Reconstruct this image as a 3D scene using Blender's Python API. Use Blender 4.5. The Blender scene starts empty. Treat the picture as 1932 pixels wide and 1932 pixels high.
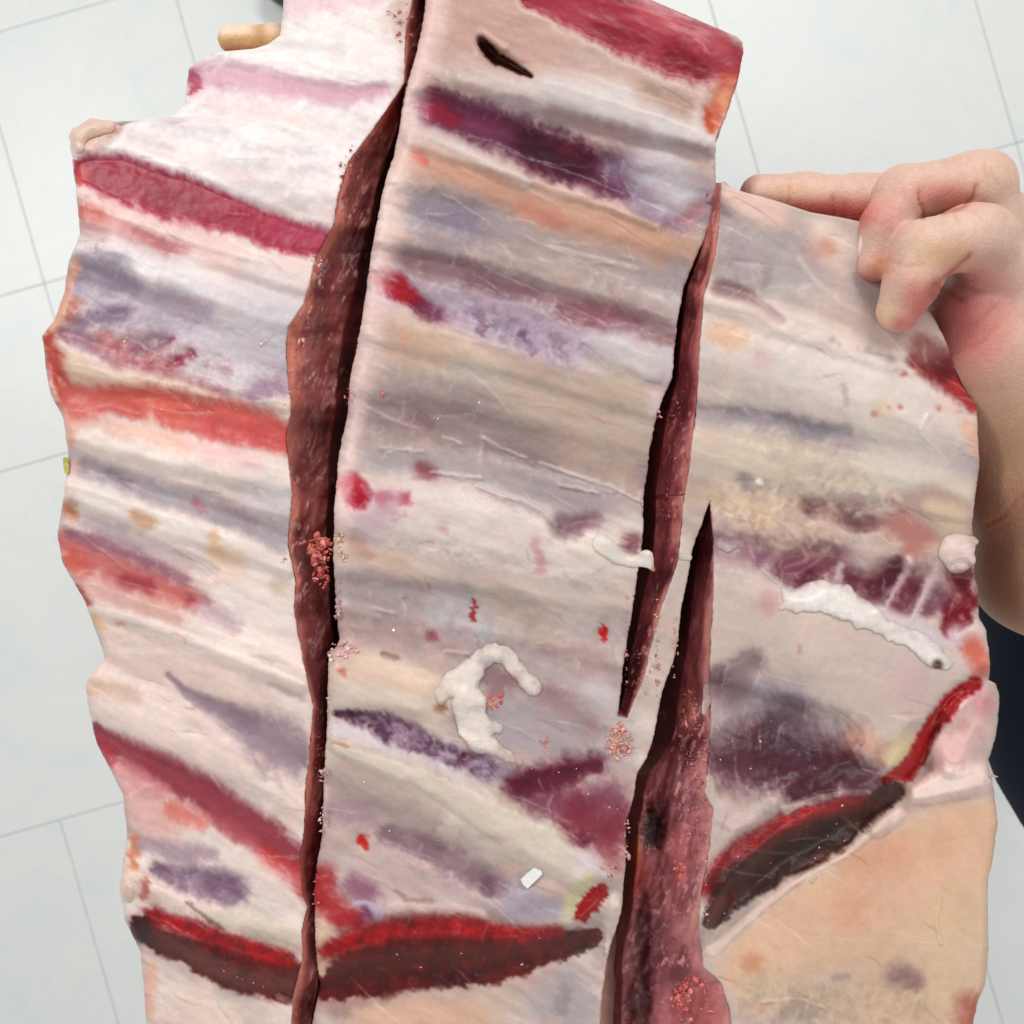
import bpy, math, random
import numpy as np

# ------------------------------------------------------------------ camera, light, exposure
scene = bpy.context.scene
COL = scene.collection
CAM_Z, SLAB_Z, FPX, CPX = 1.60, 1.20, 1937.0, 966.0   # metres; focal length and centre in photo units

cam_data = bpy.data.cameras.new('camera')
cam = bpy.data.objects.new('camera', cam_data)
COL.objects.link(cam)
cam.location = (0, 0, CAM_Z)
cam.rotation_euler = (0, 0, 0)
cam_data.sensor_width = 36.0
cam_data.lens = 36.0 * FPX / 1932.0
cam_data.clip_start = 0.01
cam_data.clip_end = 60
cam_data.dof.use_dof = True
cam_data.dof.focus_distance = 0.405
cam_data.dof.aperture_fstop = 17.0
scene.camera = cam

world = bpy.data.worlds.new('World')
scene.world = world
world.use_nodes = True
world.node_tree.nodes['Background'].inputs['Color'].default_value = (0.97, 0.99, 1.0, 1)
world.node_tree.nodes['Background'].inputs['Strength'].default_value = 0.44

def area_lamp(name, loc, target, sx, sy, power, color):
    d = bpy.data.lights.new(name, 'AREA')
    d.shape = 'RECTANGLE'; d.size = sx; d.size_y = sy; d.energy = power; d.color = color
    o = bpy.data.objects.new(name, d); COL.objects.link(o)
    o.location = loc
    v = np.array(target, float) - np.array(loc, float)
    import mathutils
    o.rotation_euler = mathutils.Vector(v).to_track_quat('-Z', 'Y').to_euler()
    return o
area_lamp('fill_lamp', (-1.95, 1.15, 2.75), (-0.6, 0.4, 0.6), 1.2, 0.35, 40, (1.0, 0.985, 0.96))
area_lamp('fill_lamp', (0.85, 2.05, 2.75), (0.3, 0.7, 0.6), 1.2, 0.35, 42, (1.0, 0.985, 0.96))
area_lamp('fill_lamp', (1.3, -1.6, 2.75), (0.3, -0.4, 0.6), 1.2, 0.35, 18, (1.0, 0.985, 0.96))  # added fill light, brightens the lower right of the floor
scene.view_settings.view_transform = 'Standard'
scene.view_settings.look = 'None'
scene.view_settings.exposure = 0.0
scene.view_settings.gamma = 1.0

# ------------------------------------------------------------------ helpers
rng = np.random.default_rng(7)
random.seed(7)

def P(u, v, h):
    """photo units (u, v) and height h in mm above the rack's reference plane -> world"""
    z = np.asarray(h, float) * 0.001
    d = (CAM_Z - SLAB_Z) - z
    return np.stack([(np.asarray(u, float) - CPX) / FPX * d, (CPX - np.asarray(v, float)) / FPX * d, SLAB_Z + z + 0 * d], -1)

def s2l(c):
    c = np.asarray(c, float) / 255.0
    return np.where(c <= 0.04045, c / 12.92, ((c + 0.055) / 1.055) ** 2.4)

LAT = rng.random((8, 256, 256)).astype(np.float32) * 2 - 1
def vnoise(x, y, seed=0):
    L = LAT[seed % 8]
    x = np.asarray(x, np.float32) + 1000.0 + 37 * seed; y = np.asarray(y, np.float32) + 1000.0 + 17 * seed
    xi = np.floor(x).astype(np.int32); yi = np.floor(y).astype(np.int32)
    fx = x - xi; fy = y - yi
    fx = fx * fx * (3 - 2 * fx); fy = fy * fy * (3 - 2 * fy)
    x0 = xi & 255; x1 = (xi + 1) & 255; y0 = yi & 255; y1 = (yi + 1) & 255
    return (L[y0, x0] * (1 - fx) + L[y0, x1] * fx) * (1 - fy) + (L[y1, x0] * (1 - fx) + L[y1, x1] * fx) * fy
def fbm(x, y, oct=4, seed=0, gain=0.55):
    a, s, t = 1.0, 0.0, 0.0
    for i in range(oct):
        s = s + a * vnoise(x * 2 ** i, y * 2 ** i, seed + i); t += a; a *= gain
    return s / t
def sstep(a, b, x):
    t = np.clip((x - a) / (b - a), 0, 1)
    return t * t * (3 - 2 * t)

def link(o, parent=None):
    COL.objects.link(o)
    if parent is not None: o.parent = parent
    return o
def empty(name, loc=(0, 0, 0)):
    o = bpy.data.objects.new(name, None); o.location = loc; o.empty_display_size = 0.02
    return link(o)
def tag(o, label=None, cat=None, group=None, kind=None):
    if label: o['label'] = label
    if cat: o['category'] = cat
    if group: o['group'] = group
    if kind: o['kind'] = kind
    return o
def mesh_np(name, verts, faces, mat, parent=None, cols=None, normals=None, smooth=True):
    """verts (n,3), faces (m,k) -> object whose world position is the given one (parents sit unrotated)"""
    verts = np.asarray(verts, np.float32)
    if parent is not None:
        off = np.array([0., 0., 0.])
        p = parent
        while p is not None:
            off += np.array(p.location); p = p.parent
        verts = verts - off.astype(np.float32)
    m = bpy.data.meshes.new(name)
    faces = np.asarray(faces, np.int32)
    n, k = faces.shape
    m.vertices.add(len(verts)); m.vertices.foreach_set('co', verts.ravel())
    m.loops.add(n * k); m.loops.foreach_set('vertex_index', faces.ravel())
    m.polygons.add(n); m.polygons.foreach_set('loop_start', np.arange(0, n * k, k, dtype=np.int32))
    m.polygons.foreach_set('loop_total', np.full(n, k, np.int32))
    m.polygons.foreach_set('use_smooth', np.full(n, smooth, bool))
    m.update(calc_edges=True)
    if cols is not None:
        a = m.color_attributes.new('Col', 'FLOAT_COLOR', 'POINT')
        c = np.ones((len(verts), 4), np.float32); c[:, :3] = cols
        a.data.foreach_set('color', c.ravel())
    if normals is not None:
        m.normals_split_custom_set_from_vertices(np.asarray(normals, np.float32).tolist())
    m.materials.append(mat)
    return link(bpy.data.objects.new(name, m), parent)
def grid_faces(nr, nc):
    i = np.arange(nr * nc).reshape(nr, nc)
    return np.stack([i[:-1, :-1], i[1:, :-1], i[1:, 1:], i[:-1, 1:]], -1).reshape(-1, 4)
def vert_normals(V, F):
    n = np.zeros_like(V)
    a, b, c, d = (V[F[:, k]] for k in range(4))
    fn = np.cross(c - a, d - b)
    for k in range(4): np.add.at(n, F[:, k], fn)
    return n / (np.linalg.norm(n, axis=1, keepdims=True) + 1e-20)

def surface_nets(sdf, org, step):
    """sdf: 3-D array, negative inside -> verts, quads"""
    s = sdf < 0
    nx, ny, nz = sdf.shape
    cs = [s[i:nx-1+i, j:ny-1+j, k:nz-1+k] for i in (0, 1) for j in (0, 1) for k in (0, 1)]
    cnt = sum(c.astype(np.int8) for c in cs)
    act = (cnt > 0) & (cnt < 8)
    idx = np.full(act.shape, -1, np.int64); n = int(act.sum()); idx[act] = np.arange(n)
    I, J, K = np.nonzero(act)
    acc = np.zeros((n, 3)); w = np.zeros(n)
    corners = [(i, j, k) for i in (0, 1) for j in (0, 1) for k in (0, 1)]
    for a in corners:
        for ax in range(3):
            if a[ax] == 1: continue
            b = list(a); b[ax] = 1
            va = sdf[I + a[0], J + a[1], K + a[2]]; vb = sdf[I + b[0], J + b[1], K + b[2]]
            cr = (va < 0) != (vb < 0)
            t = np.where(cr, va / np.where(np.abs(va - vb) < 1e-12, 1, va - vb), 0)
            p = np.stack([np.full(n, float(a[q])) for q in range(3)], -1); p[:, ax] += t
            acc += p * cr[:, None]; w += cr
    V = (np.stack([I, J, K], -1) + acc / w[:, None]) * step + org
    quads = []
    for ax in range(3):
        o = [q for q in range(3) if q != ax]
        sl = [slice(1, -1)] * 3; sl[ax] = slice(0, -1)
        sa = s[tuple(sl)]; sl2 = list(sl); sl2[ax] = slice(1, None); sb = s[tuple(sl2)]
        X = np.argwhere(sa != sb)
        if len(X) == 0: continue
        fl = sa[tuple(X.T)]
        base = X.copy(); base[:, o[0]] += 1; base[:, o[1]] += 1
        def cid(d0, d1):
            c = base.copy(); c[:, o[0]] += d0; c[:, o[1]] += d1
            return idx[tuple(c.T)]
        q = np.stack([cid(-1, -1), cid(0, -1), cid(0, 0), cid(-1, 0)], -1)
        if ax == 1: fl = ~fl
        q[~fl] = q[~fl][:, ::-1]
        quads.append(q)
    return V, np.concatenate(quads)

def cone_sdf(X, a, b, ra, rb):
    """capsule with linearly changing radius"""
    a = np.asarray(a, np.float32); b = np.asarray(b, np.float32)
    ba = b - a; L = float(ba @ ba) + 1e-12
    pa = [X[q] - a[q] for q in range(3)]
    t = np.clip((pa[0] * ba[0] + pa[1] * ba[1] + pa[2] * ba[2]) / L, 0, 1)
    d = np.sqrt((pa[0] - t * ba[0]) ** 2 + (pa[1] - t * ba[1]) ** 2 + (pa[2] - t * ba[2]) ** 2)
    return d - (ra + (rb - ra) * t)
def smin(a, b, k):
    h = np.clip(0.5 + 0.5 * (b - a) / k, 0, 1)
    return b * (1 - h) + a * h - k * h * (1 - h)

# ------------------------------------------------------------------ materials
def new_mat(name):
    m = bpy.data.materials.new(name); m.use_nodes = True
    nt = m.node_tree
    return m, nt, nt.nodes['Principled BSDF']
def flesh_mat(name, rough, sss, noise_scale, bump, coat=0.0, var=0.08, sss_scale=0.0025, spec=0.5, aniso=None):
    m, nt, b = new_mat(name)
    N, Lk = nt.nodes, nt.links
    at = N.new('ShaderNodeAttribute'); at.attribute_name = 'Col'
    tc = N.new('ShaderNodeTexCoord')
    mp = N.new('ShaderNodeMapping')
    if aniso: mp.inputs['Rotation'].default_value = (0, 0, aniso[0]); mp.inputs['Scale'].default_value = aniso[1]
    Lk.new(tc.outputs['Object'], mp.inputs['Vector'])
    n1 = N.new('ShaderNodeTexNoise'); n1.inputs['Scale'].default_value = noise_scale; n1.inputs['Detail'].default_value = 6
    n1.inputs['Roughness'].default_value = 0.65
    Lk.new(mp.outputs['Vector'], n1.inputs['Vector'])
    mr = N.new('ShaderNodeMapRange'); mr.inputs[3].default_value = 1 - var * 2; mr.inputs[4].default_value = 1 + var * 2
    Lk.new(n1.outputs['Fac'], mr.inputs[0])
    mx = N.new('ShaderNodeMix'); mx.data_type = 'RGBA'; mx.blend_type = 'MULTIPLY'; mx.inputs[0].default_value = 1
    Lk.new(at.outputs['Color'], mx.inputs[6]); Lk.new(mr.outputs[0], mx.inputs[7])
    Lk.new(mx.outputs[2], b.inputs['Base Color'])
    n2 = N.new('ShaderNodeTexNoise'); n2.inputs['Scale'].default_value = noise_scale * 2.3; n2.inputs['Detail'].default_value = 5
    Lk.new(mp.outputs['Vector'], n2.inputs['Vector'])
    bp = N.new('ShaderNodeBump'); bp.inputs['Strength'].default_value = bump; bp.inputs['Distance'].default_value = 0.001
    Lk.new(n2.outputs['Fac'], bp.inputs['Height']); Lk.new(bp.outputs['Normal'], b.inputs['Normal'])
    r = N.new('ShaderNodeMapRange'); r.inputs[3].default_value = rough - 0.1; r.inputs[4].default_value = rough + 0.12
    Lk.new(n1.outputs['Fac'], r.inputs[0]); Lk.new(r.outputs[0], b.inputs['Roughness'])
    b.inputs['Subsurface Weight'].default_value = sss
    b.inputs['Subsurface Radius'].default_value = (1.0, 0.45, 0.3)
    b.inputs['Subsurface Scale'].default_value = sss_scale
    b.inputs['Specular IOR Level'].default_value = spec
    b.inputs['Coat Weight'].default_value = coat
    b.inputs['Coat Roughness'].default_value = 0.18
    return m
M_MEMB = flesh_mat('rib_membrane', 0.40, 0.24, 220, 0.12, coat=0.04, var=0.03, aniso=(-0.38, (0.5, 1.1, 1)), spec=0.24)
M_CUT = flesh_mat('cut_muscle', 0.38, 0.08, 380, 0.2, coat=0.0, var=0.18, spec=0.3)
M_FAT = flesh_mat('soft_fat', 0.36, 0.3, 300, 0.35, coat=0.1, var=0.05, spec=0.35)
M_CRUMB = flesh_mat('bone_dust', 0.5, 0.2, 500, 0.4, var=0.1, spec=0.3)
M_SKIN = flesh_mat('skin', 0.48, 0.25, 420, 0.4, var=0.09, sss_scale=0.003, spec=0.35)
def tile_mat():
    m, nt, b = new_mat('polished_tile')
    N, Lk = nt.nodes, nt.links
    tc = N.new('ShaderNodeTexCoord')
    oi = N.new('ShaderNodeObjectInfo')
    ad = N.new('ShaderNodeVectorMath'); ad.operation = 'ADD'
    cb = N.new('ShaderNodeCombineXYZ')
    ml = N.new('ShaderNodeMath'); ml.operation = 'MULTIPLY'; ml.inputs[1].default_value = 30
    Lk.new(oi.outputs['Random'], ml.inputs[0])
    for i in range(3): Lk.new(ml.outputs[0], cb.inputs[i])
    Lk.new(tc.outputs['Object'], ad.inputs[0]); Lk.new(cb.outputs[0], ad.inputs[1])
    n = N.new('ShaderNodeTexNoise'); n.inputs['Scale'].default_value = 5.5; n.inputs['Detail'].default_value = 7
    n.inputs['Distortion'].default_value = 1.4; n.inputs['Roughness'].default_value = 0.62
    Lk.new(ad.outputs[0], n.inputs['Vector'])
    cr = N.new('ShaderNodeValToRGB')
    e = cr.color_ramp.elements
    e[0].position = 0.36; e[0].color = (0.675, 0.705, 0.69, 1)
    e[1].position = 0.5; e[1].color = (0.712, 0.725, 0.708, 1)
    e2 = e.new(0.515); e2.color = (0.675, 0.702, 0.686, 1)
    e3 = e.new(0.54); e3.color = (0.715, 0.728, 0.71, 1)
    Lk.new(n.outputs['Fac'], cr.inputs[0])
    Lk.new(cr.outputs[0], b.inputs['Base Color'])
    b.inputs['Roughness'].default_value = 0.32
    b.inputs['Specular IOR Level'].default_value = 0.22
    return m
M_TILE = tile_mat()
def plain(name, color, rough, bump=0.0, scale=60, spec=0.5, var=0.1):
    m, nt, b = new_mat(name)
    N, Lk = nt.nodes, nt.links
    tc = N.new('ShaderNodeTexCoord')
    n = N.new('ShaderNodeTexNoise'); n.inputs['Scale'].default_value = scale; n.inputs['Detail'].default_value = 6
    Lk.new(tc.outputs['Object'], n.inputs['Vector'])
    mr = N.new('ShaderNodeMapRange'); mr.inputs[3].default_value = 1 - var; mr.inputs[4].default_value = 1 + var
    Lk.new(n.outputs['Fac'], mr.inputs[0])
    mx = N.new('ShaderNodeMix'); mx.data_type = 'RGBA'; mx.blend_type = 'MULTIPLY'; mx.inputs[0].default_value = 1
    mx.inputs[6].default_value = (*color, 1); Lk.new(mr.outputs[0], mx.inputs[7])
    Lk.new(mx.outputs[2], b.inputs['Base Color'])
    b.inputs['Roughness'].default_value = rough; b.inputs['Specular IOR Level'].default_value = spec
    if bump:
        bp = N.new('ShaderNodeBump'); bp.inputs['Strength'].default_value = bump; bp.inputs['Distance'].default_value = 0.002
        Lk.new(n.outputs['Fac'], bp.inputs['Height']); Lk.new(bp.outputs['Normal'], b.inputs['Normal'])
    return m
M_GROUT = plain('grout', (0.61, 0.63, 0.62), 0.6, 0.3, 200)
M_NAVY = plain('navy_cloth', (0.007, 0.010, 0.024), 0.85, 0.3, 500, spec=0.15, var=0.35)
M_BLACK = plain('black_rubber', (0.012, 0.013, 0.015), 0.35, 0.1, 300)
M_CHIP = plain('bone_white', (0.8, 0.79, 0.77), 0.5, 0.2, 600)

# ------------------------------------------------------------------ floor of polished tiles
floor = empty('floor', (0, 0, 0)); tag(floor, 'pale polished tile floor with thin grey joints far below the meat', kind='structure')
TH = math.radians(16.0); PXM = CAM_Z / FPX
def ab(a, b, z):      # tile frame -> world
    x = a * math.cos(TH) + b * math.sin(TH); y = -a * math.sin(TH) + b * math.cos(TH)
    return ((x - CPX) * PXM, (CPX - y) * PXM, z)
q = 6000
mesh_np('grout_bed', [ab(-q, q, -0.0035), ab(q, q, -0.0035), ab(q, -q, -0.0035), ab(-q, -q, -0.0035)], [[0, 1, 2, 3]], M_GROUT, floor, smooth=False)
rects = []
def row(b0, b1, cuts):
    for a0, a1 in zip(cuts[:-1], cuts[1:]): rects.append((a0, a1, b0, b1))
S = 483
row(-423, 57, [-646, -163, 320, 803, 1286])
row(57, 537, [-550, -67, 320, 803, 1286])
rects += [(-550, -67, 537, 856), (-550, -67, 856, 1518)]
row(537, 1020, [-67, 320, 803, 1286]); row(1020, 1518, [-67, 320, 803, 1286])
row(1518, 2001, [-801, -318, 165, 648, 1286])
row(2001, 2484, [-801, -318, 165, 648, 1286])
bb = [-661, -178, 305, 788, 1271, 1754, 2484]
for b0, b1 in zip(bb[:-1], bb[1:]): row(b0, b1, [1286, 1769, 2252, 2735])
for b0, b1 in ((-423, 57), (57, 537), (537, 1020), (1020, 1518)): row(b0, b1, [-1516 if b0 < 1000 else -1516, -1033, -646 if b0 < 0 else -550])
for k in range(1, 5): row(-423 - 483 * k, -423 - 483 * (k - 1), [-1999 + 483 * i - 130 for i in range(7)] + [1286])
for k in range(1, 5): row(-661 - 483 * k, -661 - 483 * (k - 1), [1286 + 483 * i for i in range(6)])
for b0, b1 in zip(bb[:-1], bb[1:]): row(b0, b1, [2735, 3218, 3701])
for b0, b1 in ((-423, 57), (57, 537), (537, 1020), (1020, 1518)): row(b0, b1, [-2482, -1999, -1516])
for b0, b1 in ((1518, 2001), (2001, 2484)): row(b0, b1, [-2250, -1767, -1284, -801])
for k in range(3): row(2484 + 483 * k, 2967 + 483 * k, [-2008 + 483 * i for i in range(12)])
def tile_mesh(w, l):
    g = 0.00045; bv = 0.0006; z0, z1 = -0.006, 0.0
    o = [(-w/2+g, -l/2+g), (w/2-g, -l/2+g), (w/2-g, l/2-g), (-w/2+g, l/2-g)]
    i = [(x - math.copysign(bv, x), y - math.copysign(bv, y)) for x, y in o]
    V = [(x, y, z0) for x, y in o] + [(x, y, z1 - bv * 0.8) for x, y in o] + [(x, y, z1) for x, y in i]
    F = [[k, (k+1) % 4, 4 + (k+1) % 4, 4 + k] for k in range(4)] + [[4+k, 4+(k+1) % 4, 8+(k+1) % 4, 8+k] for k in range(4)] + [[8, 9, 10, 11]]
    m = bpy.data.meshes.new('tile'); m.from_pydata(V, [], F); m.materials.append(M_TILE); m.update()
    return m
tcache = {}
for (a0, a1, b0, b1) in rects:
    key = (a1 - a0, b1 - b0)
    if key not in tcache: tcache[key] = tile_mesh(key[0] * PXM, key[1] * PXM)
    o = bpy.data.objects.new('tile', tcache[key]); link(o, floor)
    o.location = ab((a0 + a1) / 2, (b0 + b1) / 2, random.uniform(-0.0002, 0.0002))
    o.rotation_euler = (random.uniform(-0.001, 0.001), random.uniform(-0.001, 0.001), TH)
# ------------------------------------------------------------------ the rack: outline curves in photo units, (v, u)
def curve(pts):
    a = np.array(sorted(pts), float)
    return lambda v: np.interp(v, a[:, 0], a[:, 1])
LL = curve([(-160,540),(0,535),(28,533),(66,529),(84,505),(92,478),(99,397),(129,356),(198,349),(216,331),(224,280),(229,215),(234,160),(240,144),(276,132),(349,143),(441,151),(496,129),(551,121),(603,103),(632,79),(690,86),(746,96),(787,118),(856,129),(952,118),(1007,107),(1062,118),(1136,162),(1239,198),(1262,180),(1283,165),(1295,162),(1332,166),(1398,181),(1498,232),(1571,239),(1640,232),(1674,225),(1737,236),(1795,265),(1932,276),(2080,290)])
LR = curve([(-160,800),(0,778),(62,766),(157,762),(244,704),(306,658),(372,638),(423,630),(489,595),(573,573),(617,544),(661,540),(768,548),(827,540),(934,551),(1025,544),(1099,559),(1154,555),(1246,572),(1301,584),(1332,592),(1406,585),(1479,577),(1571,574),(1608,566),(1681,570),(1711,581),(1755,570),(1810,570),(1883,552),(1940,548),(2080,540)])
ML = curve([(-160,822),(0,803),(62,795),(165,766),(269,749),(351,725),(455,704),(599,683),(703,663),(785,654),(802,650),(875,637),(967,630),(1041,628),(1151,636),(1206,641),(1222,634),(1235,621),(1335,617),(1369,617),(1516,610),(1589,606),(1681,592),(1773,595),(1865,603),(1913,592),(1940,588),(2080,580)])
MR_TOP = [(-160,860),(-60,1090),(0,1228),(40,1322),(68,1388),(79,1400),(100,1403),(145,1394),(231,1364),(256,1350),(350,1350),(430,1337),(480,1315),(540,1290),(620,1277),(710,1268),(783,1238),(857,1224),(949,1213),(997,1214),(1077,1205),(1169,1190),(1261,1176),(1353,1165)]
SR = [(940,1342),(1032,1307),(1097,1295),(1145,1287),(1234,1275),(1306,1250),(1343,1242),(1384,1235),(1428,1220),(1461,1202),(1516,1194),(1553,1183),(1626,1180),(1718,1172),(1795,1150),(1883,1135),(1940,1132),(2080,1120)]
MR = curve(MR_TOP + [p for p in SR if p[0] > 1365] + [(1362, 1238)])
SRc = curve(SR)
SL = curve([(860,1302),(940,1290),(972,1287),(1056,1279),(1105,1262),(1193,1234),(1282,1214),(1338,1190),(1420,1160)])
RL = curve([(340,1362),(400,1358),(480,1350),(560,1327),(700,1318),(800,1310),(880,1300),(934,1291),(944,1339),(1016,1347),(1113,1347),(1234,1339),(1294,1337),(1354,1341),(1406,1337),(1494,1330),(1527,1345),(1608,1337),(1681,1323),(1755,1319),(1825,1326),(1854,1360),(1902,1374),(1950,1380),(2080,1395)])
RR = curve([(340,1366),(352,1378),(361,1400),(378,1462),(400,1527),(410,1585),(422,1640),(450,1662),(500,1690),(560,1732),(600,1762),(640,1782),(690,1803),(743,1825),(765,1843),(876,1847),(952,1838),(1000,1834),(1080,1838),(1113,1844),(1165,1847),(1189,1861),(1254,1869),(1282,1865),(1290,1879),(1314,1885),(1363,1883),(1403,1875),(1440,1864),(1455,1868),(1486,1875),(1552,1882),(1632,1870),(1660,1864),(1791,1864),(1858,1860),(1889,1845),(1932,1837),(2080,1815)])

# ------------------------------------------------------------------ the flesh's colours, some light and shade painted in, and relief, laid out on the rack
G0U, G0V, GS = -120.0, -180.0, 2.0
GW, GH = 1060, 1150
gu, gv = np.meshgrid(G0U + GS * np.arange(GW), G0V + GS * np.arange(GH))
gu = gu.astype(np.float32); gv = gv.astype(np.float32)
PAINT = np.zeros((GH, GW, 3), np.float32)
RELIEF = np.zeros((GH, GW), np.float32)
PID = np.zeros((GH, GW), np.int16)
# base: one tone per strip
lw = sstep(20, -20, gu - (ML(gv) - 20)); rw = sstep(-20, 20, gu - (MR(gv) + 20))
PAINT[:] = np.array([190, 174, 167])
PAINT += lw[..., None] * (np.array([219, 208, 203]) - PAINT)
PAINT += rw[..., None] * (np.array([194, 182, 174]) - PAINT)
topw = sstep(460, 300, gv) * lw  # upper left painted whiter, as if bleached by the light there
PAINT += topw[..., None] * (np.array([230, 228, 227]) - PAINT)
# fibre noise fields
ca, sa = math.cos(0.36), math.sin(0.36)
fa = gu * ca + gv * sa; fb = -gu * sa + gv * ca
N_RAG = fbm(gu / 26, gv / 26, 4, 0, 0.65)
N_FIN = fbm(gu / 7, gv / 7, 3, 2, 0.7)
N_FIB = fbm(fa / 90, fb / 11, 4, 3, 0.6)
N_FEA = fbm((gu * 0.35 + gv * 0.94) / 30, (gu * 0.94 - gv * 0.35) / 5.5, 3, 5, 0.6)   # feathering across the grain
N_BLOT = fbm(gu / 110, gv / 110, 4, 4, 0.55)

REG = dict(A=(0, 0, .36748), B=(621.2, 0, .41341), C=(1222, 177.5, .36748), D=(0, 621.2, .36748), E=(576.85, 709.97, .36748),
           F=(1153.7, 709.97, .40285), G=(88.75, 1222.03, .36748), H=(576.85, 1222.03, .36748), I=(1153.7, 1222.03, .36748), U=(0, 0, 1.0))
def tr(reg, pts):
    x0, y0, s = REG[reg]
    return [(x0 + p[0] * s, y0 + p[1] * s, p[2] * s) for p in pts]
def field(pts, soft):
    """distance to a line of varying half-width, minus that width, in its neighbourhood"""
    us = [p[0] for p in pts]; vs = [p[1] for p in pts]; wm = max(p[2] for p in pts) * (1.9 + soft) + 12
    i0 = max(0, int((min(vs) - wm - G0V) / GS)); i1 = min(GH, int((max(vs) + wm - G0V) / GS) + 2)
    j0 = max(0, int((min(us) - wm - G0U) / GS)); j1 = min(GW, int((max(us) + wm - G0U) / GS) + 2)
    if i1 <= i0 or j1 <= j0: return None
    sl = (slice(i0, i1), slice(j0, j1))
    U, V = gu[sl], gv[sl]
    best = None
    if len(pts) == 1: pts = [pts[0], (pts[0][0] + 0.01, pts[0][1], pts[0][2])]
    for (x0, y0, w0), (x1, y1, w1) in zip(pts[:-1], pts[1:]):
        dx, dy = x1 - x0, y1 - y0
        t = np.clip(((U - x0) * dx + (V - y0) * dy) / (dx * dx + dy * dy + 1e-9), 0, 1)
        w = w0 + (w1 - w0) * t
        d = np.sqrt((U - x0 - t * dx) ** 2 + (V - y0 - t * dy) ** 2) / np.maximum(w, 0.5)
        best = d if best is None else np.minimum(best, d)
    return sl, best
NPID = [0]; PNAME = {}
def st(reg, pts, color, a=0.9, soft=0.95, rag=0.35, fea=0.12, h=0.0, part=None):
    pts = [(x, y, w * 1.1) for x, y, w in tr(reg, pts)]
    if soft > .3: soft = soft * 1.15
    r = field(pts, soft)
    if r is None: return
    sl, d = r
    dd = d + rag * N_RAG[sl] + fea * N_FEA[sl] * 1.6 + rag * 0.35 * N_FIN[sl]
    m = sstep(1 + soft * 0.6, 1 - soft * 0.72, dd)
    if color is not None:
        PAINT[sl] += (a * m)[..., None] * (np.array(color, np.float32) - PAINT[sl])
    if h: RELIEF[sl] += h * sstep(1.25, 0.35, d + 0.3 * rag * N_RAG[sl])
    if part:
        NPID[0] += 1; PNAME[NPID[0]] = part
        g = PID[sl]; g[m > 0.5] = NPID[0]

ang = 0.34
low_w = sstep(1150, 1500, gv)
A1, B1 = gu * math.cos(.34) + gv * math.sin(.34), -gu * math.sin(.34) + gv * math.cos(.34)
A2, B2 = gu * math.cos(.56) + gv * math.sin(.56), -gu * math.sin(.56) + gv * math.cos(.56)
def grain(L1, L2, o, seed, gain=.6):
    n = fbm(A1 / L1 + seed * 3.1, B1 / L2, o, seed, gain)
    m = fbm(A2 / L1 + seed * 3.1, B2 / L2, o, seed, gain)
    return n * (1 - low_w) + m * low_w
def streaks(k):
    sat = (PAINT.max(-1) - PAINT.min(-1)); keep = sstep(75, 30, sat) * sstep(60, 130, PAINT.mean(-1)); keep = keep * (1 - .55 * topw) * (1 - .45 * rw)
    for (L1, L2, seed, lo, hi, col, a) in ((150,40,0,.05,.7,(148,130,138),.5),(120,34,2,.1,.7,(204,166,142),.5),(170,44,4,.0,.6,(228,221,217),.6),(70,22,5,.15,.7,(208,156,150),.4),(80,13,1,.15,.7,(164,150,154),.28),(70,11,3,.15,.7,(226,214,208),.3),(44,26,6,.2,.7,(154,144,162),.3)):
        m = sstep(lo, hi, grain(L1, L2, 3, seed, .55)) * keep * a * k
        PAINT[:] += m[..., None] * (np.array(col, np.float32) - PAINT)
streaks(.75)
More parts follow.
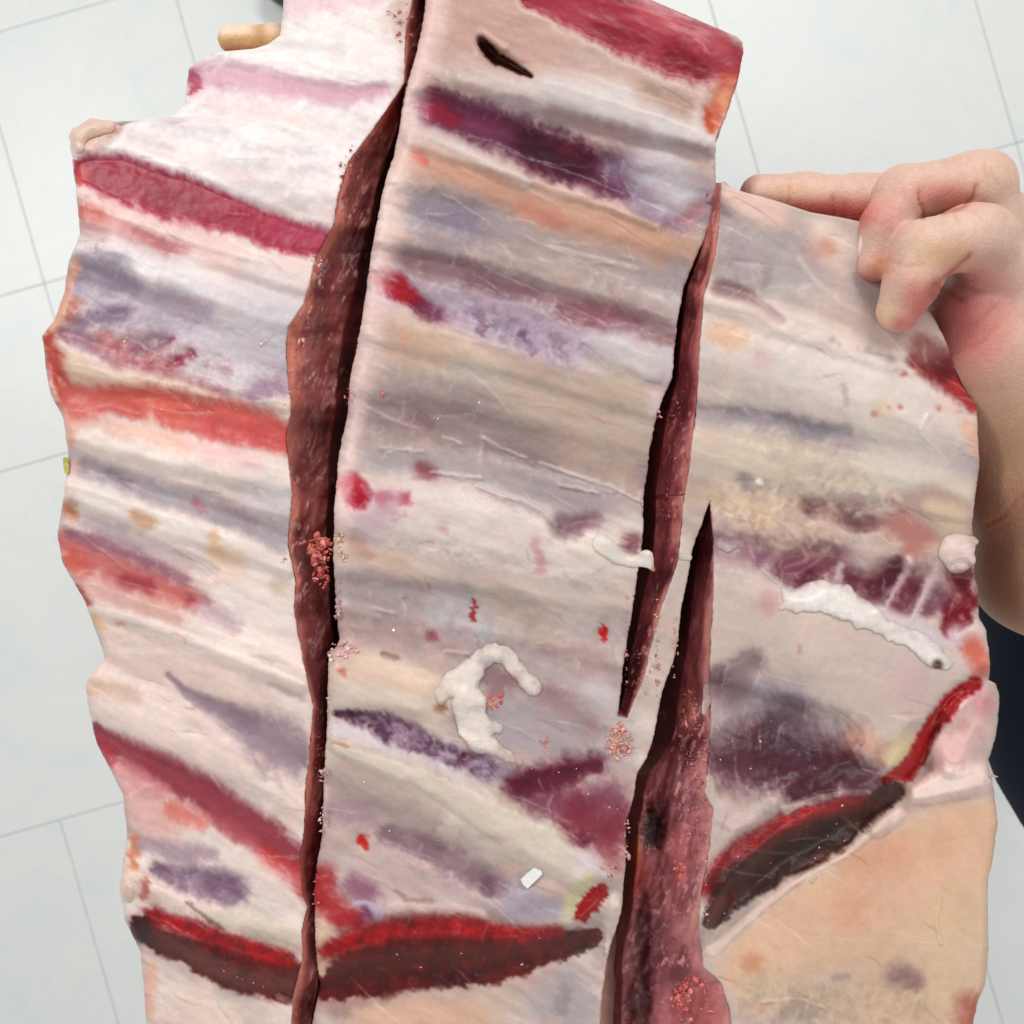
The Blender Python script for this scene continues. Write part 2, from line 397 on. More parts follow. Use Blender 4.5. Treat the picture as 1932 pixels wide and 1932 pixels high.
# broad rib-aligned bands first: pale ribs stand up, muscle between them sinks
def bd(p, q, w, col, a=.75, h=0., bow=0.):
    (x0, y0), (x1, y1) = p, q
    n = 5
    pts = [(x0 + (x1 - x0) * i / n, y0 + (y1 - y0) * i / n - bow * math.sin(math.pi * i / n), w * (.85 + .3 * ((i * 7 + int(y0)) % 5) / 4)) for i in range(n + 1)]
    st('U', pts, col, a, soft=1.15, rag=.5, fea=.15, h=h * 1.5)
def underpaint():
    for b in (((800,40),(1390,150),60,(199,167,156),.7,0),((880,140),(1350,268),34,(208,203,202),.85,2.0,6),((800,205),(1340,410),42,(128,92,112),.6,-1.6,8),((780,262),(1240,415),20,(206,196,192),.8,1.2,6),
        ((770,300),(1330,480),34,(198,160,140),.8,.6,8),((760,385),(1300,535),38,(162,152,156),.8,-.8,8),((710,480),(1280,635),24,(142,114,120),.8,-1.2,8),((700,535),(1260,690),36,(172,158,175),.8,-.6,6),
        ((1120,650),(1262,700),30,(200,197,200),.8,1.2),((690,615),(1240,765),34,(194,172,154),.8,1.4,8),((670,695),(1230,835),34,(180,168,154),.75,.6,8),((655,775),(1220,905),40,(150,134,135),.8,-1.2,8),
        ((645,850),(1215,965),30,(174,165,166),.75,0,6),((640,950),(1210,1065),60,(216,206,202),.9,2.2,8),((635,1050),(1200,1135),32,(204,190,180),.75,1,6),((640,1115),(1190,1205),30,(166,156,157),.8,-.8,6),
        ((640,1175),(1180,1290),30,(168,148,149),.7,-.6,4),((620,1270),(860,1330),40,(216,200,184),.85,1.6),((900,1260),(1170,1340),34,(178,170,172),.7,.4),((880,1360),(1170,1420),36,(168,156,162),.8,-.8),
        ((620,1420),(1140,1640),52,(208,199,187),.85,2.4),((615,1500),(960,1680),36,(178,162,160),.7,-.8),((610,1620),(1000,1740),36,(176,158,162),.7,-.4),
        ((150,400),(610,545),26,(222,206,200),.8,1.2),((140,465),(560,605),30,(223,222,224),.85,1.6),((130,545),(545,690),36,(172,163,178),.8,-1.2),((120,620),(545,725),24,(170,140,150),.6,-.8),
        ((120,690),(540,765),18,(214,194,176),.7,1),((130,810),(545,905),34,(223,214,206),.85,1.8),((130,868),(545,1005),20,(172,166,171),.8,-1.2),((130,925),(545,1065),26,(221,216,212),.85,1.6),
        ((120,970),(400,1080),18,(188,172,176),.7,-.6),((170,1115),(570,1275),34,(227,214,206),.85,1.8),((180,1190),(580,1400),40,(211,195,187),.7,.6),((170,1290),(585,1510),46,(224,210,202),.85,1.8),
        ((1362,440),(1660,560),44,(176,168,171),.8,-.8),((1330,560),(1720,690),26,(221,209,200),.8,1.2),((1320,650),(1840,800),54,(216,210,206),.85,1.6),((1312,780),(1840,885),24,(164,158,163),.75,-1.0),
        ((1310,845),(1840,955),40,(203,192,175),.8,1.4),((1300,925),(1830,1010),30,(186,164,148),.75,-.4),((1352,1035),(1840,1115),34,(150,108,114),.7,-1.6),((1350,1150),(1840,1240),70,(208,194,188),.8,1.6),
        ((1345,1255),(1790,1340),46,(192,179,170),.75,1.2),((1345,1310),(1600,1395),38,(134,116,125),.7,-1.0),((1345,1420),(1640,1480),46,(120,86,98),.75,-1.4)):
        bd(*b)
NDEF = 1
W=(226,224,223); PK=(224,205,198)
underpaint()
# ---- strip on the left, upper half
st('A',[(1480,20,60),(1932,0,40)],(222,190,198),.6)
st('A',[(1400,220,20),(1750,240,25)],(208,206,208),.6)
st('A',[(1000,480,50),(1400,590,40)],(230,208,214),.7)
st('A',[(1000,375,62),(1250,400,68),(1500,450,58),(1800,490,48),(1960,470,40)],(205,165,182),.9,h=-.5,part='muscle_stripe')
st('A',[(985,390,34),(1010,430,26),(980,480,14)],(178,84,108),.9)
st('A',[(450,700,95),(560,660,55)],(226,196,180),.9,h=2.2)
st('A',[(450,720,30),(600,670,22)],(196,158,138),.7)  # shading painted onto the fat lump
for p in ([(800,640,28),(1150,680,32)],[(950,850,26),(1350,840,30)],[(1100,950,35),(1450,980,28)],[(1500,1030,22),(1700,1060,25)],[(1250,760,20),(1600,780,22)],[(1500,880,18),(1650,860,22)]):
    st('A',p,(204,200,204),.6,soft=1.4,rag=.6)
st('A',[(470,1000,60),(700,1090,60),(900,1170,50),(1200,1280,40)],(222,195,190),.8)
st('A',[(420,1090,60),(600,1160,40),(800,1250,40),(1100,1320,35),(1220,1360,28)],(203,146,146),.85)
st('A',[(700,1190,22),(860,1270,24),(960,1290,18)],(185,115,120),.7)
st('A',[(430,1080,40),(490,1105,40)],(205,118,102),.8)
st('A',[(450,1170,40),(700,1250,30)],(200,158,162),.6)
st('A',[(1000,1360,80),(1550,1450,90)],(224,210,206),.8)
st('A',[(430,880,60),(600,915,100),(850,1000,108),(1050,1060,98),(1300,1150,78),(1480,1220,76),(1650,1255,58)],(170,56,82),1,soft=.45,rag=.2,h=.6,part='muscle_stripe')
st('A',[(490,860,60),(640,905,80),(820,975,80),(1000,1050,70),(1300,1150,50)],(158,40,68),.7)
st('A',[(800,1000,60),(1000,1060,50)],(150,52,78),.5)
st('A',[(1400,1180,45),(1640,1225,55)],(178,72,104),.7)
st('A',[(430,880,30),(410,930,25)],(200,80,80),.8)
st('A',[(560,1280,65),(780,1400,70)],(222,222,224),.85,h=.8)
st('A',[(950,1420,80),(1150,1560,80)],(218,216,218),.85,h=.8)
st('A',[(440,1400,95),(560,1420,100),(690,1500,60)],(146,136,154),.9,h=-.8)
st('A',[(600,1620,60),(850,1550,75),(1050,1620,60)],(168,158,175),.85)
st('A',[(400,1660,45),(650,1600,40)],(130,112,134),.8)
st('A',[(520,1560,25),(750,1530,25)],(190,184,196),.6)
st('A',[(1350,1640,200)],(198,197,203),.8)
st('A',[(395,1350,22),(350,1480,30),(335,1560,30),(280,1680,35)],(214,164,138),.9)
st('A',[(390,1560,30),(370,1640,25)],(185,120,105),.8)
# ---- left, middle
st('D',[(250,40,30),(270,120,40),(290,200,42),(320,290,50),(360,350,60)],(184,80,66),.95)
st('D',[(1100,150,130),(1350,280,100)],(192,190,199),.85)
st('D',[(330,20,32),(450,70,36),(600,150,42),(800,220,36),(1000,300,42),(1150,330,35)],(158,116,132),.9,h=-.5)
st('D',[(540,70,50),(700,140,50),(850,190,34)],(180,98,102),.75)
st('D',[(700,110,22),(800,85,22),(885,48,16)],(140,72,90),.9)
st('D',[(890,170,28),(990,120,18)],(146,52,72),.9)
st('D',[(700,60,50),(820,50,40)],(150,125,140),.7)
st('D',[(1300,330,60),(1430,290,42)],(156,130,152),.8)
st('D',[(1150,200,60),(1260,250,50)],(204,200,206),.7)
st('D',[(380,180,50),(500,250,60),(700,265,50),(900,290,40),(1120,350,18)],(213,190,170),.95,h=.7)
st('D',[(420,375,80),(600,370,72),(800,380,85),(1000,440,85),(1200,480,108),(1400,540,88),(1485,560,58)],(202,106,98),1,soft=.6,rag=.24,h=-.6,part='muscle_stripe')
st('D',[(1050,500,60),(1250,540,65),(1460,565,60)],(198,84,88),.6)
st('D',[(600,350,45),(900,390,40)],(205,100,82),.5)
st('D',[(400,440,70),(450,470,50)],(214,132,122),.7)
st('D',[(360,520,35),(370,590,25)],(216,165,150),.8)
st('D',[(500,560,80),(700,620,60),(1000,700,80),(1350,720,80)],(223,214,207),.85,h=.8)
st('D',[(560,500,36),(800,560,46),(960,595,42)],(222,184,168),.8)
st('D',[(1000,620,50),(1300,690,50)],(222,190,190),.75)
st('D',[(500,850,80),(800,920,60)],(222,217,212),.8)
st('D',[(1300,850,80),(1430,900,70)],(207,205,208),.8,h=.5)
st('D',[(430,700,40),(600,760,42),(750,840,45),(950,900,40),(1100,945,40),(1250,990,50),(1420,1070,60)],(164,157,164),.9,h=-.8)
st('D',[(560,745,20),(660,790,22)],(140,132,138),.7)
st('D',[(1180,950,30),(1300,1010,30)],(150,144,150),.6)
st('D',[(1000,890,22),(1050,930,22)],(168,120,140),.8)
st('D',[(335,665,14),(342,735,14)],(184,178,70),1,soft=.3,rag=.05)
st('D',[(380,700,30)],(205,160,155),.6)
st('D',[(340,820,50)],(232,212,204),.8,h=.8)
st('D',[(350,920,40),(372,965,24)],(190,130,100),.9)
st('D',[(450,1000,28),(700,1085,28)],(186,172,178),.8)
st('D',[(700,960,30),(765,1000,38)],(205,166,134),.85)
st('D',[(690,1050,30)],(222,200,180),.7)
st('D',[(1092,1055,28),(1105,1150,48),(1200,1205,68),(1250,1235,28)],(213,184,152),.9)
st('D',[(1250,1420,190),(1420,1480,110)],(225,216,212),.85)
st('D',[(330,1095,60),(450,1170,80),(600,1230,80),(800,1310,70),(1000,1390,46),(1075,1412,25)],(194,112,108),.9,soft=.8,h=-.5,part='muscle_stripe')
st('D',[(360,1060,25),(520,1100,40),(700,1170,40),(850,1240,35),(940,1285,30)],(150,106,124),.8)
st('D',[(640,1290,34),(760,1320,34)],(160,66,82),.75)
st('D',[(970,1390,28)],(168,80,102),.8)
st('D',[(360,1190,55),(420,1230,50)],(200,88,74),.7)
st('D',[(430,1310,60),(700,1400,55),(900,1470,55)],(206,158,150),.7)
st('D',[(1050,1430,50),(1200,1530,38)],(184,162,170),.7)
st('D',[(400,1330,18),(440,1405,20)],(186,70,74),.9)
st('D',[(475,1460,28),(520,1520,25)],(210,180,140),.8)
st('D',[(620,1510,22)],(184,148,98),.8)
st('D',[(560,1495,40)],(224,204,176),.5)
st('D',[(1430,1320,40)],(198,184,160),.7)
st('D',[(600,1600,70),(1000,1780,70),(1300,1900,70)],(210,193,185),.8)
st('D',[(480,1440,22),(700,1490,26),(900,1560,28),(1300,1720,22),(1560,1840,22)],(230,218,210),.8,h=.6)
st('D',[(560,1700,30),(900,1850,26)],(200,180,172),.5)
# ---- left, lower
st('G',[(1150,190,18),(1320,260,14)],(195,165,165),.6)
st('G',[(620,140,14),(700,220,22),(820,290,42),(950,350,60),(1100,450,108),(1200,520,128),(1260,560,100)],(152,135,148),.9,soft=.8,h=-.7)
st('G',[(950,330,30),(1050,390,40)],(140,112,132),.5)
st('G',[(250,200,50),(450,240,40)],(206,180,165),.8)
st('G',[(215,220,22)],(226,188,160),.8)
st('G',[(430,780,100),(600,900,90)],(214,174,168),.85)
st('G',[(245,410,26),(300,480,58),(450,570,75),(600,640,85),(800,750,85),(950,850,80),(1100,950,85),(1250,1080,74),(1310,1180,60),(1330,1250,40)],(154,78,90),1,soft=.6,rag=.2,h=-.9,part='muscle_stripe')
st('G',[(360,610,46),(460,690,60),(600,750,40)],(206,148,148),.75)
st('G',[(850,860,36),(1000,960,40),(1080,1020,30)],(176,92,98),.7)
st('G',[(1120,1070,46),(1250,1170,56),(1320,1260,36)],(188,62,66),.85)
st('G',[(280,480,26),(330,600,26)],(176,70,88),.7)
st('G',[(650,830,44),(780,900,44)],(213,126,114),.8)
st('G',[(445,980,22),(450,1060,28),(440,1120,20)],(204,134,104),.9)
st('G',[(1000,1120,80),(1200,1260,95)],(214,203,198),.8,h=.7)
st('G',[(500,1020,40),(700,1060,50),(850,1060,30)],(172,150,162),.85)
st('G',[(560,1130,28),(700,1190,58),(850,1220,80),(950,1235,70),(925,1300,46)],(118,90,118),.9,soft=.8,h=-.6)
st('G',[(900,1050,30),(1000,1130,40)],(220,208,204),.6)
st('G',[(500,1210,18),(650,1300,42),(800,1400,30)],(226,214,205),.9,h=1)
st('G',[(900,1390,60),(1100,1430,70),(1250,1490,50)],(203,194,178),.85)
st('G',[(1000,1470,30),(1200,1520,26)],(190,180,165),.6)
st('G',[(725,1310,9),(830,1400,12),(905,1450,11)],(140,124,104),.8,soft=.6,h=-.6)
st('G',[(420,1250,40)],(226,205,190),.8,h=1.2)
st('G',[(500,1190,16),(495,1280,20)],(180,105,100),.8)
# bottom of the left strip below the cut
st('G',[(530,1640,30),(520,1850,34)],(220,178,160),.8)
st('G',[(800,1850,150),(1000,1950,180)],(218,202,190),.85)
st('G',[(900,1760,36),(1100,1860,46)],(192,182,178),.8)
# ---- middle strip, top
st('B',[(520,60,160),(700,120,200),(1000,200,160)],(197,166,155),.85)
st('B',[(1150,300,120),(1600,400,90)],(192,172,163),.8)
st('B',[(1450,440,60),(1620,510,50)],(168,142,126),.8)
st('B',[(1000,390,60),(1300,470,90),(1500,560,60),(1720,640,46)],(208,203,201),.9,h=1.0)
st('B',[(900,0,30),(1150,50,80),(1350,120,112),(1550,190,125),(1700,250,125),(1810,290,95)],(167,66,82),1,soft=.4,rag=.2,h=-.6,part='muscle_stripe')
st('B',[(1450,50,46),(1700,160,52),(1800,200,40)],(190,98,108),.75)
st('B',[(1230,130,46),(1330,165,46),(1430,200,42)],(146,42,60),.8)
st('B',[(1580,265,58),(1690,315,42)],(136,26,44),.85)
st('B',[(1680,180,6),(1720,230,6)],(215,140,140),.7)
st('B',[(1830,380,50),(1780,470,46),(1750,560,34)],(200,112,84),.9)
st('B',[(1790,440,26),(1800,480,20)],(214,160,122),.7)
st('B',[(1730,520,16),(1740,590,14)],(186,84,60),.8)
st('B',[(700,470,40),(900,490,40)],(176,160,165),.8)
st('B',[(1000,520,40),(1200,590,40),(1400,640,40)],(166,144,144),.85)
st('B',[(1450,660,36),(1720,690,30)],(160,140,146),.7)
st('B',[(470,480,70),(560,520,78),(750,590,85),(950,680,95),(1100,730,98),(1250,800,78),(1350,860,50)],(112,58,84),1,soft=.55,h=-1.0,part='muscle_stripe')
st('B',[(900,640,50),(1000,720,62),(1130,730,58)],(78,32,50),.75,soft=.9)
st('B',[(640,550,40),(760,590,36)],(140,74,104),.6)
st('B',[(455,490,52),(560,540,36)],(152,38,68),.85)
st('B',[(1060,690,34),(1120,690,34)],(112,36,60),.6)
st('B',[(1300,760,60),(1400,850,60),(1450,950,50),(1600,1020,40)],(138,116,140),.85)
st('B',[(1500,790,115),(1600,890,90)],(193,193,199),.9,h=1)
st('B',[(1680,960,30),(1620,1010,30)],(176,124,130),.7)
st('B',[(470,610,30),(700,730,30),(900,830,30)],(208,197,193),.85,h=.6)
st('B',[(500,770,44),(750,860,54),(950,960,64),(1250,1060,74),(1500,1130,64)],(196,156,136),.85)
st('B',[(900,960,40),(1060,1020,34)],(206,142,126),.7)
st('B',[(395,710,36),(440,735,20)],(202,118,108),.9)
st('B',[(480,960,90),(610,1010,95)],(143,137,153),.85,soft=1,h=-.5)
st('B',[(420,1080,60),(560,1110,50)],(162,150,154),.7)
st('B',[(900,1150,100),(1300,1250,90)],(170,157,153),.8)
st('B',[(1000,1130,14),(1400,1230,14)],(196,180,172),.5,h=.4)
st('B',[(330,1180,50),(600,1230,50),(800,1290,40)],(144,118,123),.85)
st('B',[(600,1400,90),(800,1480,95),(1000,1560,105),(1200,1640,85)],(170,156,173),.85)
st('B',[(650,1290,40),(850,1330,40),(950,1340,25)],(132,100,108),.8)
st('B',[(240,1270,48),(300,1310,56),(400,1385,34)],(160,26,52),1,soft=.5,h=-.4,part='muscle_stripe')
st('B',[(420,1400,36),(500,1450,36)],(118,60,88),.85)
st('B',[(690,1440,26),(700,1510,20)],(122,84,108),.8)
st('B',[(890,1530,22),(930,1620,16)],(124,88,116),.8)
st('B',[(560,1380,16),(590,1440,14)],(190,178,192),.6)
st('B',[(1080,1430,46),(1250,1460,58),(1400,1480,28)],(142,94,106),.85,h=-.5)
st('B',[(1440,1540,28),(1570,1550,30)],(148,112,116),.8)
st('B',[(1300,1610,90),(1450,1660,90)],(196,194,199),.85,h=.9)
st('B',[(280,1550,90),(520,1620,70)],(192,166,150),.8)
st('B',[(340,1535,16)],(212,150,130),.6)
st('B',[(1300,1800,160)],(188,175,160),.75)
st('B',[(1000,1750,70)],(182,166,155),.7)
st('B',[(600,1700,70),(800,1740,40)],(178,178,168),.7)
st('B',[(350,1850,100),(620,1880,100)],(158,142,146),.7)
# ---- middle strip, centre
st('E',[(500,150,150),(900,260,150),(1200,340,110)],(150,134,134),.75,soft=1)
st('E',[(560,200,40),(620,240,30)],(134,108,112),.6)
st('E',[(1100,80,120),(1500,300,150),(1620,500,80)],(184,169,155),.8)
st('E',[(1800,150,60)],(198,193,193),.8)
st('E',[(400,430,60),(700,450,60),(1000,480,80),(1300,600,90),(1500,700,80)],(166,158,160),.85)
st('E',[(950,360,30),(1100,420,34),(1250,470,30)],(136,118,122),.6)
st('E',[(500,700,150),(900,760,160),(1100,900,150),(1400,960,120)],(212,203,199),.9,h=1.2)
st('E',[(1430,850,90),(1520,900,80)],(226,216,208),.9,h=1.4)
st('E',[(300,1080,85),(600,1120,60),(800,1110,60)],(166,155,155),.8)
st('E',[(700,1200,80),(900,1290,90)],(180,179,184),.85)
st('E',[(1000,1160,70),(1250,1300,70)],(172,157,146),.75)
st('E',[(1400,1150,80)],(192,188,180),.7)
st('E',[(300,1210,70),(500,1300,70)],(172,153,153),.8)
st('E',[(300,900,50),(500,980,60)],(192,173,157),.7)
st('E',[(250,860,40),(330,930,24)],(176,140,120),.5)
st('E',[(340,690,110)],(190,164,175),.7)
st('E',[(230,560,64),(270,620,62)],(176,30,54),.95,soft=.55,h=-.4,part='muscle_stripe')
st('E',[(390,620,36)],(182,98,122),.7)
st('E',[(510,630,34)],(184,74,100),.8)
st('E',[(450,640,60)],(186,130,150),.5)
st('E',[(600,480,42),(660,505,30)],(148,86,98),.85)
st('E',[(1320,770,56),(1490,740,38)],(128,96,106),.85,h=-.8)
st('E',[(1680,860,48)],(130,76,92),.85,h=-.8)
st('E',[(1180,860,26),(1212,1000,22)],(198,152,152),.75)
st('E',[(710,790,22)],(196,156,156),.7)
st('E',[(1500,1400,80),(1200,1450,60)],(170,150,148),.75)
st('E',[(862,1140,8),(852,1240,17)],(160,56,62),.95,soft=.35,rag=.1)
st('E',[(650,1340,26)],(146,66,88),.85)
st('E',[(600,1290,30)],(170,140,148),.6)
st('E',[(510,1140,14)],(140,120,126),.7)
st('E',[(1520,1290,20),(1526,1350,13)],(188,44,42),1,soft=.4,rag=.15)
st('E',[(200,1500,80),(400,1530,90),(600,1600,70)],(216,197,178),.9,h=.9)
st('E',[(180,1640,70),(550,1690,50)],(218,208,196),.85,h=.6)
st('E',[(190,1520,20)],(196,110,106),.7)
st('E',[(200,1400,70)],(206,170,165),.6)
st('E',[(400,1430,14),(470,1450,12)],(140,118,106),.7,h=-.5)
st('E',[(950,1530,62),(1060,1570,54),(980,1620,50)],(148,120,124),.85)
st('E',[(1250,1650,80),(1450,1800,60)],(158,132,136),.8)
st('E',[(1500,1620,80),(1560,1700,40)],(190,184,186),.8,h=.5)
st('E',[(1150,1450,60),(1350,1500,50)],(176,168,170),.6)
st('E',[(1050,1750,100),(1300,1850,100)],(174,166,171),.8)
st('E',[(690,1700,26)],(150,108,90),.8)
# creases of the membrane: glints painted pale, a darker line beside each
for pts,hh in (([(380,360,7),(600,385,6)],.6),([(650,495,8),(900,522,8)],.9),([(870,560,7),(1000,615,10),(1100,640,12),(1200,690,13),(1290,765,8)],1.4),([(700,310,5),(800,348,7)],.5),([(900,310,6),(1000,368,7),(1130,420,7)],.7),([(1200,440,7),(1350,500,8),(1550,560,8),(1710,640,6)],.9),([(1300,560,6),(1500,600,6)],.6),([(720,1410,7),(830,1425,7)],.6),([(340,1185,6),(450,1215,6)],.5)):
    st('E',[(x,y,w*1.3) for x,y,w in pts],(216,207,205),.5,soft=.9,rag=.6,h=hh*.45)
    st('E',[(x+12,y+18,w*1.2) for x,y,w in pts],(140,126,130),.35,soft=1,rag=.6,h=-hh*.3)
# ---- middle strip, lower
st('H',[(200,620,70),(400,720,70),(650,870,60)],(182,165,160),.8)
st('H',[(150,420,44),(400,500,48),(650,590,48),(850,680,46)],(204,197,204),.9,soft=.8)
st('H',[(160,335,18),(300,365,40),(400,400,60),(530,440,60),(600,500,42),(700,540,42),(850,590,46),(930,625,50)],(102,66,92),.95,soft=.6,rag=.6,fea=.3,h=-1.0,part='muscle_stripe')
st('H',[(560,430,20),(520,470,18)],(170,152,176),.6)
st('H',[(640,520,14),(760,560,18)],(186,172,192),.6)
st('H',[(250,345,26),(330,370,26)],(70,36,60),.5)
st('H',[(820,570,26),(840,600,24)],(110,45,75),.7)
st('H',[(900,600,50),(1000,640,50)],(152,136,158),.75)
st('H',[(150,510,30),(400,600,60),(700,720,80),(950,850,112),(1200,1000,122),(1400,1130,100)],(207,199,187),.95,h=1.8)
st('H',[(140,493,7),(220,515,8)],(184,134,90),.8)
st('H',[(520,680,14),(800,870,12),(1000,1010,10)],(186,172,158),.5)
st('H',[(150,830,70),(300,850,60)],(160,140,151),.8)
st('H',[(420,965,50),(600,1020,52),(750,1100,72),(900,1180,62),(1000,1235,50)],(138,113,125),.9,soft=.8,h=-.8)
st('H',[(940,1220,40)],(110,78,100),.8)
st('H',[(1080,720,60),(1200,690,60),(1350,640,56),(1500,600,28)],(112,50,70),.9,part='muscle_patch')
st('H',[(1200,780,70),(1400,810,80),(1560,770,80)],(132,74,96),.85)
st('H',[(1400,900,80),(1550,950,92),(1620,880,60)],(142,68,84),.85)
st('H',[(1430,985,38)],(108,38,58),.85)
st('H',[(1100,700,30),(1150,660,20),(1450,600,12)],(88,30,48),.6)
st('H',[(1200,760,14),(1380,720,10),(1560,700,8)],(172,130,142),.6)
st('H',[(1550,1050,50),(1600,1120,40)],(178,122,122),.8)
st('H',[(1450,1110,60)],(203,197,207),.8)
st('H',[(1450,1180,28),(1370,1280,28),(1330,1370,34)],(208,202,160),.85)
st('H',[(1100,1300,100),(1250,1350,60)],(172,166,180),.8)
st('H',[(250,1100,100),(420,1150,100)],(192,175,172),.7)
st('H',[(290,985,26),(310,1010,22)],(196,58,54),1,soft=.4,rag=.15)
st('H',[(100,1150,50)],(188,112,116),.8)
st('H',[(80,1200,60),(100,1300,64),(150,1370,60),(250,1400,60)],(170,56,62),.95,rag=.45,h=-.4,part='muscle_patch')
st('H',[(250,1220,56),(320,1250,50)],(146,98,122),.85)
st('H',[(310,1350,46)],(122,64,102),.8)
st('H',[(380,1370,36),(330,1310,16),(240,1315,10)],(188,178,198),.85,h=.5)
st('H',[(480,1330,50),(700,1350,42),(900,1380,30)],(207,191,185),.9,h=1)
st('H',[(460,1250,11),(530,1300,12),(650,1300,11)],(158,128,124),.7,h=-.5)
st('H',[(80,1450,40),(110,1510,46),(90,1620,36),(85,1700,26)],(222,202,174),.95,h=.5)
# below the cut muscle
st('H',[(300,1900,70),(600,1870,80),(900,1900,90)],(214,182,158),.9)
st('H',[(150,1850,46),(400,1800,26)],(168,140,134),.75)
st('H',[(1000,1820,80)],(192,176,162),.85)
st('H',[(1250,1830,100),(1350,1720,80),(1400,1860,95)],(174,168,170),.9,h=.8)
st('H',[(1330,1760,30),(1300,1850,34)],(146,140,146),.6)
st('H',[(1440,1600,40)],(206,200,198),.8)
st('H',[(1590,1300,34),(1570,1450,34),(1545,1560,16)],(217,207,196),.95,h=1.5)
# ---- strip on the right, top
st('C',[(430,520,50),(650,620,70)],(226,196,186),.9)
st('C',[(900,790,80)],(216,174,160),.7)
st('C',[(1000,850,90),(900,700,60)],(223,206,194),.75)
st('C',[(920,790,40)],(212,150,134),.6)
st('C',[(500,900,120),(720,950,120)],(177,169,169),.85)
st('C',[(450,850,60),(480,900,60)],(160,149,155),.7,soft=1)
st('C',[(620,900,22),(600,980,18)],(150,138,144),.5)
st('C',[(380,1000,46),(500,1040,38),(600,1120,38),(690,1175,22)],(148,120,124),.85,h=-.7)
st('C',[(620,1140,20),(680,1170,16)],(116,72,80),.6)
st('C',[(780,850,13),(850,950,14),(1000,1080,13),(1150,1150,10)],(214,207,202),.5,soft=1.3,h=.25)
st('C',[(950,1000,60),(1100,1150,60)],(196,180,170),.6)
st('C',[(330,1160,90),(700,1290,90),(1100,1430,110)],(215,206,199),.8)
st('C',[(330,1060,28),(550,1110,30),(750,1230,42),(1000,1300,42),(1200,1380,40)],(220,207,199),.8,soft=1.2,h=.5)
for p in ((950,1265,18),(985,1285,12),(1130,1320,22),(1250,1360,22),(1080,1300,10)): st('C',[p],(158,134,136),.7)
st('C',[(360,1230,60),(440,1250,72)],(214,180,152),.85)
st('C',[(600,1360,60)],(206,182,178),.7)
st('C',[(750,1370,120),(1100,1450,150)],(216,209,205),.85,h=.6)
st('C',[(1380,1370,40),(1500,1440,52),(1580,1500,50),(1640,1550,30)],(132,42,48),.95,h=-.6,part='muscle_patch')
st('C',[(1400,1360,26),(1450,1390,24)],(110,64,70),.7)
st('C',[(1540,1500,22),(1640,1560,30)],(196,76,70),.8)
for p in ((1165,1640,16),(1295,1605,11),(1500,1620,18),(1320,1440,16),(1240,1610,9)): st('C',[p],(188,108,90),.8)
st('C',[(1210,1620,50)],(214,192,164),.6)
st('C',[(1560,1600,60)],(224,196,176),.6)
st('C',[(1650,1700,44),(1685,1830,30)],(224,184,164),.85)
st('C',[(1440,1650,14),(1400,1720,12)],(226,222,220),.7,h=.6)
st('C',[(450,1640,50),(700,1700,50),(850,1760,60),(1010,1740,46)],(160,154,159),.85,soft=.9,h=-.5)
st('C',[(1010,1500,16),(1020,1590,14)],(178,164,154),.6)
# ---- strip on the right, centre
st('F',[(600,400,130),(900,420,130)],(202,191,174),.85)
st('F',[(810,215,42),(900,270,52),(980,270,40)],(142,140,149),.85,soft=.9)
st('F',[(1300,400,150),(1500,450,120)],(199,192,183),.8,h=.8)
for p in ((830,460,22),(1000,520,22),(900,560,36),(830,510,12),(1080,480,14),(640,270,14)): st('F',[p],(196,172,138),.6)
st('F',[(620,490,36),(640,530,24)],(158,148,153),.8)
st('F',[(692,500,20)],(232,228,220),1,soft=.4,rag=.25,h=1.2)
st('F',[(500,560,50),(620,640,70),(750,640,70)],(210,190,164),.7)
for p in ((690,670,22),(740,700,24),(650,610,18),(800,590,18)): st('F',[p],(204,166,128),.5)
st('F',[(1100,640,40),(1300,600,42),(1500,560,50),(1660,620,28)],(178,152,145),.85)
st('F',[(920,610,36),(1050,640,48),(1190,690,38)],(120,82,90),.9,soft=.7,h=-.6,part='muscle_patch')
st('F',[(1200,690,30),(1300,680,24)],(150,110,112),.7)
for p in ((960,590,14),(1020,600,12),(1110,620,14),(1160,640,12),(1210,600,30),(1270,610,36)): st('F',[p],(196,184,180),.7)
st('F',[(1350,690,70),(1450,760,62),(1400,830,50)],(180,122,114),.8)
st('F',[(1500,620,40),(1600,660,60)],(207,191,164),.85)
st('F',[(1000,750,80),(850,760,60)],(202,178,165),.8)
st('F',[(550,800,50)],(187,172,180),.7)
st('F',[(720,830,30),(690,870,26)],(136,96,120),.8)
st('F',[(800,900,50),(900,880,72),(1010,860,70)],(126,74,90),.9,h=-.8,part='muscle_patch')
st('F',[(880,970,40),(930,940,40)],(102,38,56),.85)
st('F',[(820,900,7),(940,840,6)],(170,130,146),.6); st('F',[(880,920,6),(980,850,6)],(165,124,138),.5)
st('F',[(1130,930,46),(1130,985,36)],(106,48,68),.9,h=-.6)
st('F',[(1240,1000,72),(1350,900,48)],(96,42,58),.95,h=-.8,part='muscle_patch')
st('F',[(1350,1080,50),(1410,990,50)],(110,50,66),.9,h=-.6)
st('F',[(1540,1050,50),(1480,1090,40)],(120,72,88),.85,h=-.5)
st('F',[(1180,850,60),(1230,840,50)],(194,178,173),.85,h=.7)
st('F',[(1280,1090,10),(1330,1000,14),(1400,880,20)],(192,168,174),.85,h=.5)
st('F',[(1405,1140,10),(1460,1030,18),(1520,920,28)],(198,180,180),.85,h=.5)
st('F',[(1390,870,28)],(215,203,197),.85,h=.6)
st('F',[(1060,930,14),(1070,880,14)],(200,190,192),.7)
st('F',[(1640,930,52),(1650,985,40)],(104,28,38),.95,h=-.5)
